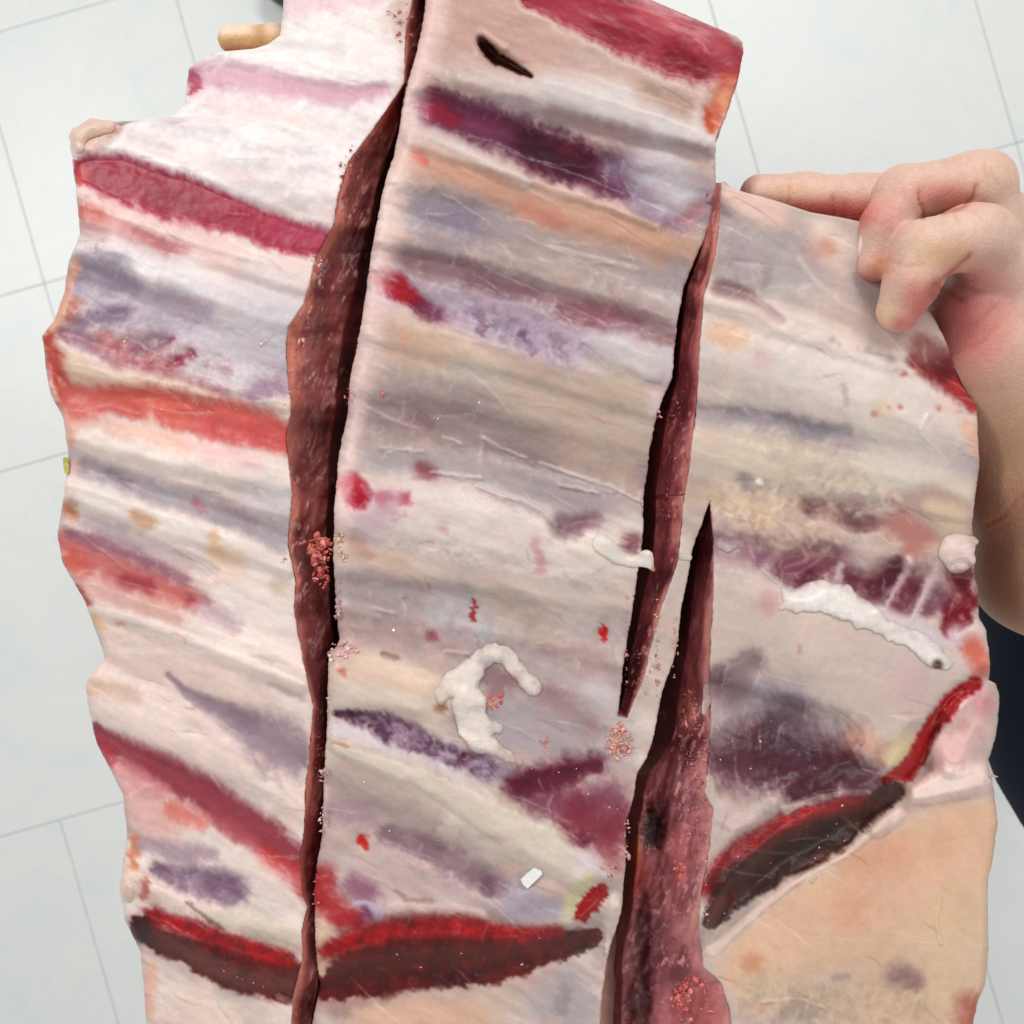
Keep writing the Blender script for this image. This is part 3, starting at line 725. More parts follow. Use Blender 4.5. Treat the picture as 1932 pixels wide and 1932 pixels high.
st('F',[(1625,1115,70),(1592,1190,48),(1675,1060,46)],(122,30,44),.95,soft=.45,h=-.6,part='muscle_patch')
st('F',[(1640,1130,14)],(196,110,116),.8)
st('F',[(1250,1095,26),(1450,1200,42),(1530,1255,30)],(203,198,203),.9,h=.5)
st('F',[(560,1000,110),(650,1200,150)],(196,184,176),.7)
st('F',[(740,1060,46)],(198,158,152),.8)
st('F',[(1200,1260,160),(1000,1200,100)],(202,188,180),.8,h=.8)
st('F',[(885,1260,8),(880,1300,8)],(180,140,136),.6)
st('F',[(660,1340,60),(540,1430,70)],(138,114,117),.85,soft=.9,h=-.5)
st('F',[(600,1490,100),(860,1490,80)],(162,156,162),.8)
st('F',[(1400,1440,110)],(202,179,179),.75)
st('F',[(1150,1690,60),(1260,1760,50)],(197,153,136),.75)
st('F',[(1370,1730,50),(1330,1790,40)],(208,194,148),.8)
st('F',[(1620,1230,60)],(207,197,203),.85)
st('F',[(1690,1270,50),(1735,1370,46)],(208,114,98),.9)
st('F',[(1750,1330,20)],(224,170,140),.6)
# ---- strip on the right, lower
st('I',[(650,470,90),(590,600,64)],(140,116,127),.8)
st('I',[(560,160,40)],(112,84,90),.8)
st('I',[(900,340,80),(960,300,50)],(112,98,108),.75,soft=1)
st('I',[(850,550,110),(960,600,110),(770,450,52),(1150,630,56),(960,740,60)],(96,56,68),.95,soft=.7,h=-1,part='muscle_patch')
st('I',[(820,380,40),(780,440,36)],(80,50,62),.7)
st('I',[(1200,580,40)],(90,44,52),.7)
st('I',[(650,660,42),(800,620,14)],(168,140,145),.8)
for x in (700,790,880,1020): st('I',[(x,720,7),(x+60,600,6),(x+90,520,5)],(150,120,130),.55)
st('I',[(600,720,40),(700,760,40)],(176,146,148),.8)
st('I',[(1050,420,70),(1100,350,70)],(178,168,166),.6)
# tan inner skin below the cut, bottom right
st('I',[(760,1640,180),(1000,1450,230),(1400,1300,330),(1750,1050,260),(1900,1000,220)],(212,180,154),1,soft=.5,rag=.2)
st('I',[(1400,1800,300),(1800,1800,260)],(202,174,146),.9)
st('I',[(1250,1080,90),(1460,1060,100)],(206,150,122),.5,soft=1.2)
st('I',[(1230,1330,100)],(210,150,124),.5,soft=1.2)
st('I',[(1700,1000,80)],(204,160,132),.5,soft=1.2)
st('I',[(720,1620,50)],(198,132,98),.7)
st('I',[(1800,1420,190),(1700,1700,150)],(204,180,150),.8)
st('I',[(1690,1280,10),(1665,1400,10),(1690,1520,10)],(214,190,158),.6,h=.6)
st('I',[(800,1780,120),(1100,1830,130)],(187,169,151),.85)
st('I',[(1000,1850,56),(860,1900,40)],(158,145,137),.7)
st('I',[(780,1820,14),(960,1800,10),(1100,1850,10)],(210,196,178),.6,h=.6)
st('I',[(1480,1690,66),(1560,1710,46)],(136,106,108),.8,soft=1)
st('I',[(1150,1700,20),(1200,1680,16)],(150,135,125),.6)
st('U',[(1830,1900,26),(1838,1960,26)],(170,100,84),.8)
# folded fat on the right edge
st('F',[(1660,1600,120),(1710,1500,72),(1600,1760,100)],(228,194,190),1,soft=.6,h=8)
st('F',[(1750,1540,50)],(214,148,154),.7)
st('F',[(1650,1640,30)],(212,160,156),.6)
st('I',[(1720,690,76),(1570,750,50),(1880,670,80)],(232,212,205),1,soft=.7,h=5)
st('I',[(1460,860,46),(1360,940,40)],(226,206,197),.9,h=2)
st('F',[(1700,1440,34),(1600,1520,40),(1520,1620,40),(1470,1700,40),(1420,1800,40),(1380,1850,40),(1290,1890,25)],(168,34,40),1,soft=.4,rag=.3,h=-4.0,part='muscle_seam')
st('F',[(1560,1580,14),(1490,1680,14)],(130,24,32),.6)
# ---- cut muscle bands (lip, red rim, dark face)
def band(reg, rim, face, low, dark, label):
    st(reg, face, dark, 1, soft=.25, rag=.2, fea=.0, part='cut_muscle')
    st(reg, low, (100,40,44), .75, soft=.8)
    st(reg, [(x, y + 12, w * 1.1) for x, y, w in rim], (122,38,38), .75, soft=1.3, rag=.5)
    st(reg, [(x, y - 4, w * .8) for x, y, w in rim], (158,40,46), 1, soft=.8, rag=.4, fea=.0, part='cut_muscle')
st('G',[(600,1360,40),(760,1420,30),(900,1470,34),(1100,1530,30),(1250,1570,30)],None,h=1.0)
band('G',[(540,1385,52),(620,1410,40),(760,1450,50),(900,1500,40),(1050,1550,46),(1225,1600,42)],
     [(485,1440,56),(560,1500,52),(700,1545,55),(850,1610,85),(1000,1670,98),(1150,1700,105),(1290,1720,95)],[(580,1560,20),(720,1610,20)],(108,46,44),'')
st('G',[(480,1430,46),(500,1480,40)],(62,26,24),.8)
band('H',[(115,1560,44),(250,1500,52),(450,1450,62),(650,1430,60),(850,1440,56),(1000,1480,56),(1150,1482,46),(1300,1472,36)],
     [(105,1750,58),(250,1680,115),(500,1620,135),(750,1600,125),(1000,1600,112),(1200,1555,86),(1400,1510,58),(1490,1480,40)],[(100,1760,50),(300,1745,42),(600,1725,36),(900,1680,28)],(108,46,44),'')
st('H',[(1410,1370,34),(1440,1320,40),(1520,1250,36)],(168,30,34),1,soft=.4,rag=.25,h=1,part='muscle_patch')
band('I',[(490,1250,36),(560,1120,46),(700,1010,52),(850,920,46),(1000,850,46),(1150,810,40),(1300,772,25)],
     [(505,1410,36),(600,1250,92),(750,1130,118),(900,1035,128),(1050,985,118),(1200,905,98),(1350,805,60),(1445,735,52)],[(560,1350,40),(620,1240,50)],(84,54,49),'')
st('I',[(900,1050,60),(1150,940,60)],(50,40,36),.6)
st('I',[(560,1200,60),(650,1150,50)],(70,20,26),.6)
st('I',[(900,832,20),(1050,772,22),(1200,742,18),(1320,742,12)],(196,180,173),.9,h=1.5,soft=.4)
st('I',[(560,850,56),(620,900,46),(720,890,30)],(203,188,184),.85,h=1)
st('I',[(515,1560,34),(680,1410,28),(850,1275,20),(1000,1165,16),(1200,1065,14),(1300,970,30),(1400,890,34)],(217,197,187),.9,h=1.0,soft=.4)
# the pieces below those bands hang lower
low = np.zeros_like(RELIEF)
def bandline(pts): 
    a = np.array(pts); return np.interp(gu, a[:, 0], a[:, 1], left=a[0, 1], right=a[-1, 1])
yL = bandline([(265,1760),(350,1795),(450,1845),(560,1858)]); yM = bandline([(600,1838),(760,1810),(950,1800),(1080,1768),(1130,1740)])
yR = bandline([(1330,1760),(1380,1672),(1470,1595),(1560,1545),(1650,1500),(1700,1470),(1760,1400),(1860,1270)])
inL = gu < ML(gv) - 10; inR = gu > MR(gv) + 60
yy = np.where(inL, yL, np.where(inR, yR, yM))
low = sstep(-35, 40, gv - yy)
RELIEF -= 13.0 * low
lip = np.exp(-((gv - yy + 95) / 26.0) ** 2) * (gv > 1350)
RELIEF += 2.4 * lip
# lobed, grainy fat and frayed fibres
def grainy(reg, pts, cols, size, amp, hh, a=.7):
    r = field([(x, y, w) for x, y, w in tr(reg, pts)], 1.2)
    sl, d = r
    m = sstep(1.3, .5, d + .3 * N_RAG[sl])
    size *= 1.35
    n = fbm(gu[sl] / size + .4 * gv[sl] / size, gv[sl] / size * .8 - .3 * gu[sl] / size, 3, 1, .5); n2 = fbm(gu[sl] / size / 1.6 + 9, gv[sl] / size / 1.6, 2, 3, .5)
    for k, c in enumerate(cols):
        w = sstep(-.05, .5, n if k == 0 else (-n if k == 1 else n2)) * m * a * .62
        PAINT[sl] += w[..., None] * (np.array(c, np.float32) - PAINT[sl])
    RELIEF[sl] += hh * n * m
grainy('F',[(520,580,90),(800,600,130),(1100,540,110),(1300,600,80)],((218,206,190),(172,154,148),(208,188,160)),9,1,.7)
grainy('F',[(480,660,60),(800,760,80),(1050,780,70)],((210,190,176),(158,126,126),(206,184,160)),8,1,.6)
grainy('F',[(700,300,130),(1000,400,120)],((214,206,196),(176,168,164),(206,192,168)),13,1,.5,.5)
grainy('I',[(760,1800,130),(1150,1850,150),(1500,1830,120)],((210,192,168),(158,142,130),(196,170,140)),10,1,.7,.6)
grainy('H',[(300,380,50),(520,450,70),(760,560,70),(930,630,60)],((206,198,212),(88,50,80),(170,150,176)),7,1,.6,.65)
grainy('H',[(600,900,130),(900,1150,120)],((198,184,180),(148,124,132),(186,172,168)),16,1,.4,.45)
grainy('B',[(600,1420,80),(850,1500,90),(1100,1600,90)],((196,184,200),(128,100,122),(176,160,178)),9,1,.5,.6)
grainy('E',[(300,1250,100),(700,1250,120),(1300,1400,150)],((192,186,188),(158,140,142),(186,170,160)),14,1,.4,.45)
grainy('I',[(700,500,130),(1000,620,120)],((150,124,132),(70,36,50),(128,96,108)),12,1,.5,.5)
grainy('D',[(600,120,120),(1100,250,130)],((206,200,206),(150,108,122),(184,140,146)),10,1,.5,.55)
grainy('G',[(700,1180,110),(900,1240,90)],((170,152,170),(110,84,112),(190,174,182)),14,1,.3,.5)
# deeper muscle showing through on the right and low on the middle strip
st('U',[(1375,1440,34),(1460,1425,52),(1560,1455,50),(1625,1470,26)],(92,52,64),.8,soft=1.1,rag=.6,fea=.25,h=-.6)
st('U',[(1470,1350,36),(1500,1390,40)],(104,84,96),.7,soft=1.3,rag=.6)
st('U',[(1350,1285,22),(1385,1300,26)],(112,84,90),.6,soft=1.2)
st('U',[(990,1480,26),(1070,1455,26),(1130,1440,16)],(104,44,64),.7,soft=1.1,rag=.6,fea=.25)
st('U',[(1090,1530,30),(1150,1570,34),(1170,1540,22)],(136,58,76),.7,soft=1.1,rag=.6,fea=.25)
st('U',[(1000,290,24),(1080,318,26)],(74,30,48),.5,soft=1.2,rag=.6)
st('U',[(1738,648,20),(1790,705,26),(1828,756,18)],(112,44,50),.9,soft=.9,rag=.6)
st('U',[(1800,725,12),(1835,765,12)],(190,70,66),.7)
st('U',[(1700,600,40),(1745,660,26)],(206,176,164),.5,soft=1.2)
# membrane threads, wrinkles and small vessels
R2 = random.Random(5)
def threads(n, box_, dirv, lmin, lmax, w, col, a, h=0., only_dark=False, wob=.2):
    k = 0
    for _ in range(n * 6):
        if k >= n: break
        u, v = R2.uniform(box_[0], box_[2]), R2.uniform(box_[1], box_[3])
        i, j = int((v - G0V) / GS), int((u - G0U) / GS)
        lm = PAINT[i, j].mean()
        if only_dark and (not 70 < lm < 165 or np.ptp(PAINT[i, j]) > 62): continue
        L = R2.uniform(lmin, lmax); an = dirv + R2.gauss(0, wob); pts = []
        for q in range(5):
            pts.append((u, v, w * (1 - abs(q - 2) / 3.2))); an += R2.gauss(0, wob * .6); u += math.cos(an) * L / 4; v += math.sin(an) * L / 4
        st('U', pts, col, a * R2.uniform(.5, 1), soft=.8, rag=.3, h=h); k += 1
threads(150, (120, 150, 1840, 1720), 1.75, 14, 46, 2.0, (222,208,208), .42, only_dark=True)
threads(150, (120, 100, 1840, 1900), .36, 30, 130, 2.0, (226,216,210), .34, h=.22)
threads(90, (120, 100, 1840, 1900), .36, 30, 110, 2.4, (150,128,130), .28, h=-.22)
threads(46, (140, 200, 1800, 1850), .6, 16, 60, 1.6, (168,76,80), .4, wob=.6)
# small holes and slits
st('B',[(695,185,18),(715,215,26),(760,262,28),(850,310,19),(920,347,8)],(84,46,34),1,soft=.3,rag=.12,fea=0,h=-5.5,part='slit')
st('B',[(690,150,20),(800,220,16)],(212,176,160),.5,h=1.2)
for v0_ in range(-150, 1000, 40):  # lit rounded edge of the middle strip, painted as a pale band
    st('U',[(float(ML(v0_))+16,v0_,24 if v0_<700 else 16),(float(ML(v0_+40))+16,v0_+40,24 if v0_<700 else 16)],(228,206,202),.5,soft=1.3,rag=.3)
streaks(.16)
def samp(G, u, v):
    x = np.clip((u - G0U) / GS, 0, GW - 1.001); y = np.clip((v - G0V) / GS, 0, GH - 1.001)
    xi = x.astype(np.int32); yi = y.astype(np.int32); fx = (x - xi).astype(np.float32); fy = (y - yi).astype(np.float32)
    if G.ndim == 3: fx = fx[..., None]; fy = fy[..., None]
    return (G[yi, xi] * (1 - fx) + G[yi, xi + 1] * fx) * (1 - fy) + (G[yi + 1, xi] * (1 - fx) + G[yi + 1, xi + 1] * fx) * fy
# fibres: pull the colours along and across the grain
dark = sstep(95, 60, PAINT.mean(-1)) * (gv > 1300); wk = 1 - .75 * dark
al = (8 * grain(60, 5, 2, 2) + 8 * N_RAG) * wk * (1 - .5 * rw)
ac = (2.2 * grain(5, 40, 2, 4) + 5 * N_RAG) * wk * (1 - .4 * rw)
WU = al * math.cos(ang) - ac * math.sin(ang); WV = al * math.sin(ang) + ac * math.cos(ang)
PAINT = samp(PAINT, gu + WU, gv + WV).astype(np.float32)
# fine texture on all of it
PAINT = (178 + (PAINT - 178) * 1.2) * np.array([1.03, .993, .985], np.float32)
gm = PAINT.mean(-1, keepdims=True); PAINT = gm + (PAINT - gm) * .91
tex = 1 + 0.03 * N_FIB * (1 - .7 * rw) + 0.03 * N_FIN + 0.05 * N_BLOT + 0.02 * grain(40, 6, 2, 6) * (1 - .7 * rw)
PAINT *= tex[..., None]
PAINT[..., 0] += 3.5 * N_RAG; PAINT[..., 2] -= 2.0 * N_BLOT; PAINT[..., 1] -= 2.5 * N_RAG
speck = (fbm(gu / 3.1, gv / 3.1, 2, 6) > 0.60) & (N_RAG > 0.12)
PAINT[speck] = PAINT[speck] * 0.8 + np.array([232, 205, 198]) * 0.2
lum = PAINT.mean(-1)
def box(a, r):
    for ax in (0, 1):
        c = np.cumsum(np.pad(a, [(r + 1, r) if k == ax else (0, 0) for k in (0, 1)], mode='edge'), axis=ax)
        a = (np.take(c, range(2 * r + 1, c.shape[ax]), ax) - np.take(c, range(0, c.shape[ax] - 2 * r - 1), ax)) / (2 * r + 1)
    return a
lb = box(box(lum.astype(np.float64), 4), 4)
RELIEF += (np.clip((lb - 175) / 60, -1, .8) * 1.9 * (lb > 0) * (1 - sstep(1650, 1700, gv) * .7)).astype(np.float32)
RELIEF += 0.35 * grain(140, 24, 2, 3) + 0.8 * N_BLOT + 0.05 * N_FIN + 0.3 * N_RAG
cm = np.isin(PID, [k for k, n in PNAME.items() if n == 'cut_muscle'])
fibm = 1 + .14 * fbm((gu + .4 * gv) / 5, (gv - .3 * gu) / 34, 3, 3) + .3 * fbm((gu + .3 * gv) / 22, gv / 16, 3, 1) + .25 * N_BLOT
PAINT[cm] *= fibm[cm][:, None]
RELIEF[cm] += (.12 * fbm(gu / 7, gv / 40, 3, 3) + .5 * fbm(gu / 22, gv / 14, 3, 1))[cm]
PAINT = np.clip(PAINT, 8, 246)
LIN = (0.88 * s2l(PAINT)).astype(np.float32)

def samp(G, u, v):
    x = np.clip((u - G0U) / GS, 0, GW - 1.001); y = np.clip((v - G0V) / GS, 0, GH - 1.001)
    xi = x.astype(int); yi = y.astype(int); fx = x - xi; fy = y - yi
    if G.ndim == 3: fx = fx[..., None]; fy = fy[..., None]
    return (G[yi, xi] * (1 - fx) + G[yi, xi + 1] * fx) * (1 - fy) + (G[yi + 1, xi] * (1 - fx) + G[yi + 1, xi + 1] * fx) * fy
def sampid(u, v):
    return PID[np.clip(((v - G0V) / GS + .5).astype(int), 0, GH - 1), np.clip(((u - G0U) / GS + .5).astype(int), 0, GW - 1)]
# ribs: a gentle corrugation along the real rib lines (u=centre of strip measured along the slope)
GR = curve([p for p in MR_TOP if p[0] < 1100] + [(1200,1196),(1330,1203)] + [p for p in SR if p[0] > 1440])
def HB(u, v):
    """bend of the rack: the side strips fall away from the middle one"""
    l, r = ML(v), GR(v)
    x = (u - l) / np.maximum(r - l, 1)
    mid = -3.0 * np.abs(np.clip(x, 0, 1) * 2 - 1) ** 4
    h = np.where(u < l, -3 - 23 * (l - u) / 480, np.where(u > r, -3 - 15 * (u - r) / 550, mid))
    return h
def HT(u, v): return HB(u, v) + samp(RELIEF, u, v)
# ------------------------------------------------------------------ rack of ribs: strips, cut faces, back
rack = empty('rib_rack', (0, 0, SLAB_Z - 0.045))
tag(rack, 'raw rack of meaty ribs sawn into three strips, held up over the floor', 'ribs')
THICK = 42.0
def edge_jit(v, seed, amp):
    return amp * fbm(v / 9.0, v * 0 + seed * 3.7, 3, seed, 0.7) + amp * 1.2 * fbm(v / 60.0, v * 0 + seed * 1.3, 2, seed + 1)
def strip(fl, fr, v0, v1, label, el, er, jl=1.6, jr=1.6, step=2.6, wl=True, wr=True):
    """el/er: (rounding width in photo units, drop in mm) of the two edges"""
    nv = int((v1 - v0) / step) + 1
    v = np.linspace(v0, v1, nv)
    ul = fl(v) + edge_jit(v, 1 + int(fl(v).mean()) % 5, jl); ur = fr(v) + edge_jit(v, 2 + int(fr(v).mean()) % 5, jr)
    ur = np.maximum(ur, ul + 3)
    nc = int(np.percentile(ur - ul, 90) / step) + 1
    s = np.linspace(0, 1, nc)
    s = s + 0.9 * (s * (1 - s) * (1 - 2 * s)) * -0.25       # a little denser at the edges
    U = ul[:, None] + (ur - ul)[:, None] * s[None]; V = np.repeat(v[:, None], nc, 1)
    H = HT(U, V)
    def drop(d, w, mm): x = np.clip(1 - d / w, 0, 1); return mm * (1 - np.sqrt(np.clip(1 - x * x, 0, 1)))
    H -= drop(U - ul[:, None], *el); H -= drop(ur[:, None] - U, *er)
    X = P(U, V, H)
    C = samp(LIN, U, V); ids = sampid(U, V)
    # side walls, vertical in the world
    NW = 7
    def wall(col, sign):
        out = []
        for k in range(1, NW + 1):
            t = k / NW
            w = X[:, col].copy(); w[:, 2] -= 0.001 * THICK * t
            b = 0.0012 * math.sin(math.pi * t) * sign + 0.0008 * sign * fbm(v / 14, v * 0 + k * .9, 3, 4)
            w[:, 0] += b
            out.append(w)
        return np.stack(out, 1)
    wcol = s2l(np.stack([150 + 40 * fbm(v / 40, v * 0, 3, 2), 80 + 45 * fbm(v / 40, v * 0, 3, 2), 74 + 40 * fbm(v / 40, v * 0, 3, 2)], -1))
    wc = np.repeat(wcol[:, None], NW, 1)
    z = np.zeros((nv, NW), int)
    px, pc, pi = [X], [C], [ids]
    if wl: px.insert(0, wall(0, -1)[:, ::-1]); pc.insert(0, wc); pi.insert(0, z)
    if wr: px.append(wall(nc - 1, 1)); pc.append(wc); pi.append(z)
    allX = np.concatenate(px, 1); allC = np.concatenate(pc, 1); allI = np.concatenate(pi, 1)
    W_ = allX.shape[1]
    VV = allX.reshape(-1, 3); CC = allC.reshape(-1, 3); II = allI.ravel()
    F = grid_faces(nv, W_)
    N = vert_normals(VV, F)
    fid = np.stack([II[F[:, k]] for k in range(4)], -1)
    fpart = np.where((fid[:, 0] == fid[:, 2]) | (fid[:, 1] == fid[:, 3]), np.where(fid[:, 0] == fid[:, 2], fid[:, 0], fid[:, 1]), fid[:, 0])
    ids_here, cnt = np.unique(fpart, return_counts=True)
    main = None
    order = [0] + [i for i in ids_here if i]
    merged = {}
    for i in order:
        if i and cnt[ids_here == i][0] < 120: fpart[fpart == i] = 0
    for i in order:
        sel = F[fpart == i]
        if len(sel) == 0: continue
        used, inv = np.unique(sel, return_inverse=True)
        nm = 'rib_strip' if i == 0 else PNAME[i]
        o = mesh_np(nm, VV[used], inv.reshape(-1, 4), M_CUT if nm in ('cut_muscle', 'muscle_seam') else M_MEMB, rack if i == 0 else main, CC[used], N[used])
        if i == 0: main = o; o['label'] = label
    return main
left = strip(LL, LR, -150, 2070, 'outer rib strip with crimson and orange stripes, left of the wide cut', (16, 3.5), (5, .8), wr=False)
mid = strip(ML, MR, -150, 2070, 'raised central rib strip between the two saw cuts', (34, 3.2), (5, .8), jl=2.2, jr=2.0)
right = strip(RL, RR, 343, 2070, 'broad rib strip with white fat shreds under the hand', (5, .8), (14, 3), jl=1.6, wl=False)
bridge = strip(SL, SRc, 905, 1412, 'thin sliver of flesh left between two saw cuts', (5, .8), (5, .8), jl=1.6, wl=False)
bridge.name = 'flesh_sliver'

# cut faces in the gaps ------------------------------------------------------
def lerp(a, b, t): return a + (b - a) * t
def prof(t, d, k):
    return np.where(t < k, d * (t / k) ** .8, d + (44 - d) * ((t - k) / (1 - k)) ** .8)
def cut_face(fa, fb, v0, v1, top, depth, cols, seed, label, hole=None, steep=0.6, decor=None, lump=1.0):
    nv = int((v1 - v0) / 2.6) + 1; nc = 56
    v = np.linspace(v0, v1, nv); t = np.linspace(0, 1, nc)
    ua = fa(v); ub = fb(v)
    U = ua[:, None] + (ub - ua)[:, None] * t[None]; V = np.repeat(v[:, None], nc, 1); T = np.repeat(t[None], nv, 0)
    if callable(steep): steep = steep(v)[:, None]
    Q1, Q2 = U + .34 * V, V - .27 * U
    n1 = fbm(Q1 / 34, Q2 / 74, 3, seed, .5); n2 = fbm(Q1 / 8, Q2 / 21, 3, seed + 1, .65); n3 = fbm(U / 60 + 5, V / 160, 3, seed + 2)
    H = HT(ua, v)[:, None] - 0.6 - prof(T, depth, steep) * (1 if top == 0 else sstep(*top, V)) + lump * (3.2 * n1 * np.sin(np.pi * T) ** .6 + 0.4 * n2 * np.sin(np.pi * T) ** .5)
    rim, fl, dk, fleck = (np.array(x, float) for x in cols)
    m = np.clip(0.5 + 0.9 * n1 + 0.5 * n3, 0, 1)[..., None]
    c = fl * (1 - m) + dk * m
    rm = sstep(0.22, 0.02, T + 0.18 * n1 + .08 * n2)[..., None]
    c = c * (1 - rm) + rim * rm
    fk = sstep(0.30, 0.55, n2 + 0.25 * n3)[..., None] * 0.8
    c = c * (1 - fk) + fleck * fk
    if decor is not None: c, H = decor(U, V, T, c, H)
    X = P(U, V, H).reshape(-1, 3); F = grid_faces(nv, nc)
    if (ub - ua).mean() < 0: F = F[:, ::-1]
    o = mesh_np('cut_face', X, F, M_CUT, rack, s2l(np.clip(c, 5, 250)).reshape(-1, 3))
    o['label'] = label
    return o
def deco_left(U, V, T, c, H):
    # smooth dark muscle bellies and pale connective films
    for (a, b, tc, tw, col, k) in ((720,930,.45,.5,(92,44,44),.75),(1100,1330,.5,.5,(104,46,48),.7),(430,520,.5,.4,(78,36,38),.6),(1500,1700,.4,.6,(120,44,44),.7)):
        w = (np.exp(-((V - (a + b) / 2) / ((b - a) / 2.2)) ** 4) * np.exp(-((T - tc) / tw) ** 2) * k)[..., None]
        c = c * (1 - w) + np.array(col, float) * w
    for (vc, vw) in ((210, 45),):
        w = (np.exp(-((V - vc) / vw) ** 2) * .8)[..., None]; c = c * (1 - w) + np.array((172, 66, 52.)) * w
    return c, H
wl = cut_face(lambda v: LR(v), lambda v: ML(v) + 16, -140, 2060, 0, 15, ((214,134,116),(170,94,88),(104,52,52),(212,158,150)), 1, 'dark red sawn face of the left strip in the wide cut', steep=.7, decor=deco_left, lump=1.5)
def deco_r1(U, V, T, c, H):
    w = (sstep(.45, .95, T + .12 * fbm(U / 20, V / 40, 3, 2)))[..., None] * .4  # shade deep in the cut, painted into the colour
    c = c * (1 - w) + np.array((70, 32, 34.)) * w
    w = (np.exp(-((V - 460) / 90.) ** 2) * .6)[..., None]; c = c * (1 - w) + np.array((196, 120, 104.)) * w
    return c, H
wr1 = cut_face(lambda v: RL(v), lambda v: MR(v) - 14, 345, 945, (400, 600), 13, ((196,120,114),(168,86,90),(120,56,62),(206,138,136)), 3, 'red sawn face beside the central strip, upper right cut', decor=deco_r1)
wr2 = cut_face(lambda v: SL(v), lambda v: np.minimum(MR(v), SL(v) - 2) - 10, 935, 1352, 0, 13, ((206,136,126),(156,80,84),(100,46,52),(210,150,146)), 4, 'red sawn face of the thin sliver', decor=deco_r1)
def deco_r2(U, V, T, c, H):
    # fibrous mauve film, a dark hollow and a yellow streak low down
    fib = fbm((U + .25 * V) / 7, V / 46, 3, 5)
    lw = sstep(1380, 1480, V)[..., None]
    film = (sstep(.05, .5, fib + .2) * .55)[..., None] * lw
    c = c * (1 - film) + np.array((168, 104, 108.)) * film
    shade_w = (sstep(.5, .95, T + .15 * fbm(U / 22, V / 50, 3, 1)) * sstep(1640, 1300, V) * .4)[..., None]  # painted shade: darker towards the deep end of the crevice
    c = c * (1 - shade_w) + np.array((44, 20, 21.)) * shade_w
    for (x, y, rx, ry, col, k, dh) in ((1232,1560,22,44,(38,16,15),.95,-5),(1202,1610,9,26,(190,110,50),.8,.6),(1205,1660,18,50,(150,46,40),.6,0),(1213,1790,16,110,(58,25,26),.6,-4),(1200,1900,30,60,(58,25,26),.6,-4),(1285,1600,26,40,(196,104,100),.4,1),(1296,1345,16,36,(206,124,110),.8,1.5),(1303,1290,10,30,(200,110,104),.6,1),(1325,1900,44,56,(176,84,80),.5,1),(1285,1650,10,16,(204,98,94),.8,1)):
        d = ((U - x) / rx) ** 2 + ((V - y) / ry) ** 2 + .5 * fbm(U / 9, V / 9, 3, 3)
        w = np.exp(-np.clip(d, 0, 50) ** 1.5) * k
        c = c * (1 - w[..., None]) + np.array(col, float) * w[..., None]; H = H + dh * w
    return c, H
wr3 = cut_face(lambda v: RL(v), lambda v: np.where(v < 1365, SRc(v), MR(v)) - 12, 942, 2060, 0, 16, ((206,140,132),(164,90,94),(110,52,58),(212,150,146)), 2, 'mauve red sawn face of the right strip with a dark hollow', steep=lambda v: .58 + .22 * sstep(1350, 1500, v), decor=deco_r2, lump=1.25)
# faces the camera hardly sees: the far sides of the cuts are the strips' own side walls

# back of the rack (fat side) -------------------------------------------------
v = np.linspace(-150, 2070, 150); s = np.linspace(0, 1, 70)
ur = np.where(v < 345, MR(v), np.maximum(RR(v), MR(v)))
U = LL(v)[:, None] + (ur - LL(v))[:, None] * s; V = np.repeat(v[:, None], 70, 1)
Xb = P(U, V, HB(U, V)); Hb = -THICK - 3 - 2 * fbm(U / 80, V / 80, 3, 1)
Xb[..., 2] += 0.001 * Hb
mesh_np('fat_back', Xb.reshape(-1, 3), grid_faces(150, 70)[:, ::-1], M_FAT, rack, s2l(np.clip(np.array([186, 140, 126]) + 40 * fbm(U / 60, V / 60, 4, 2)[..., None], 0, 255)).reshape(-1, 3))
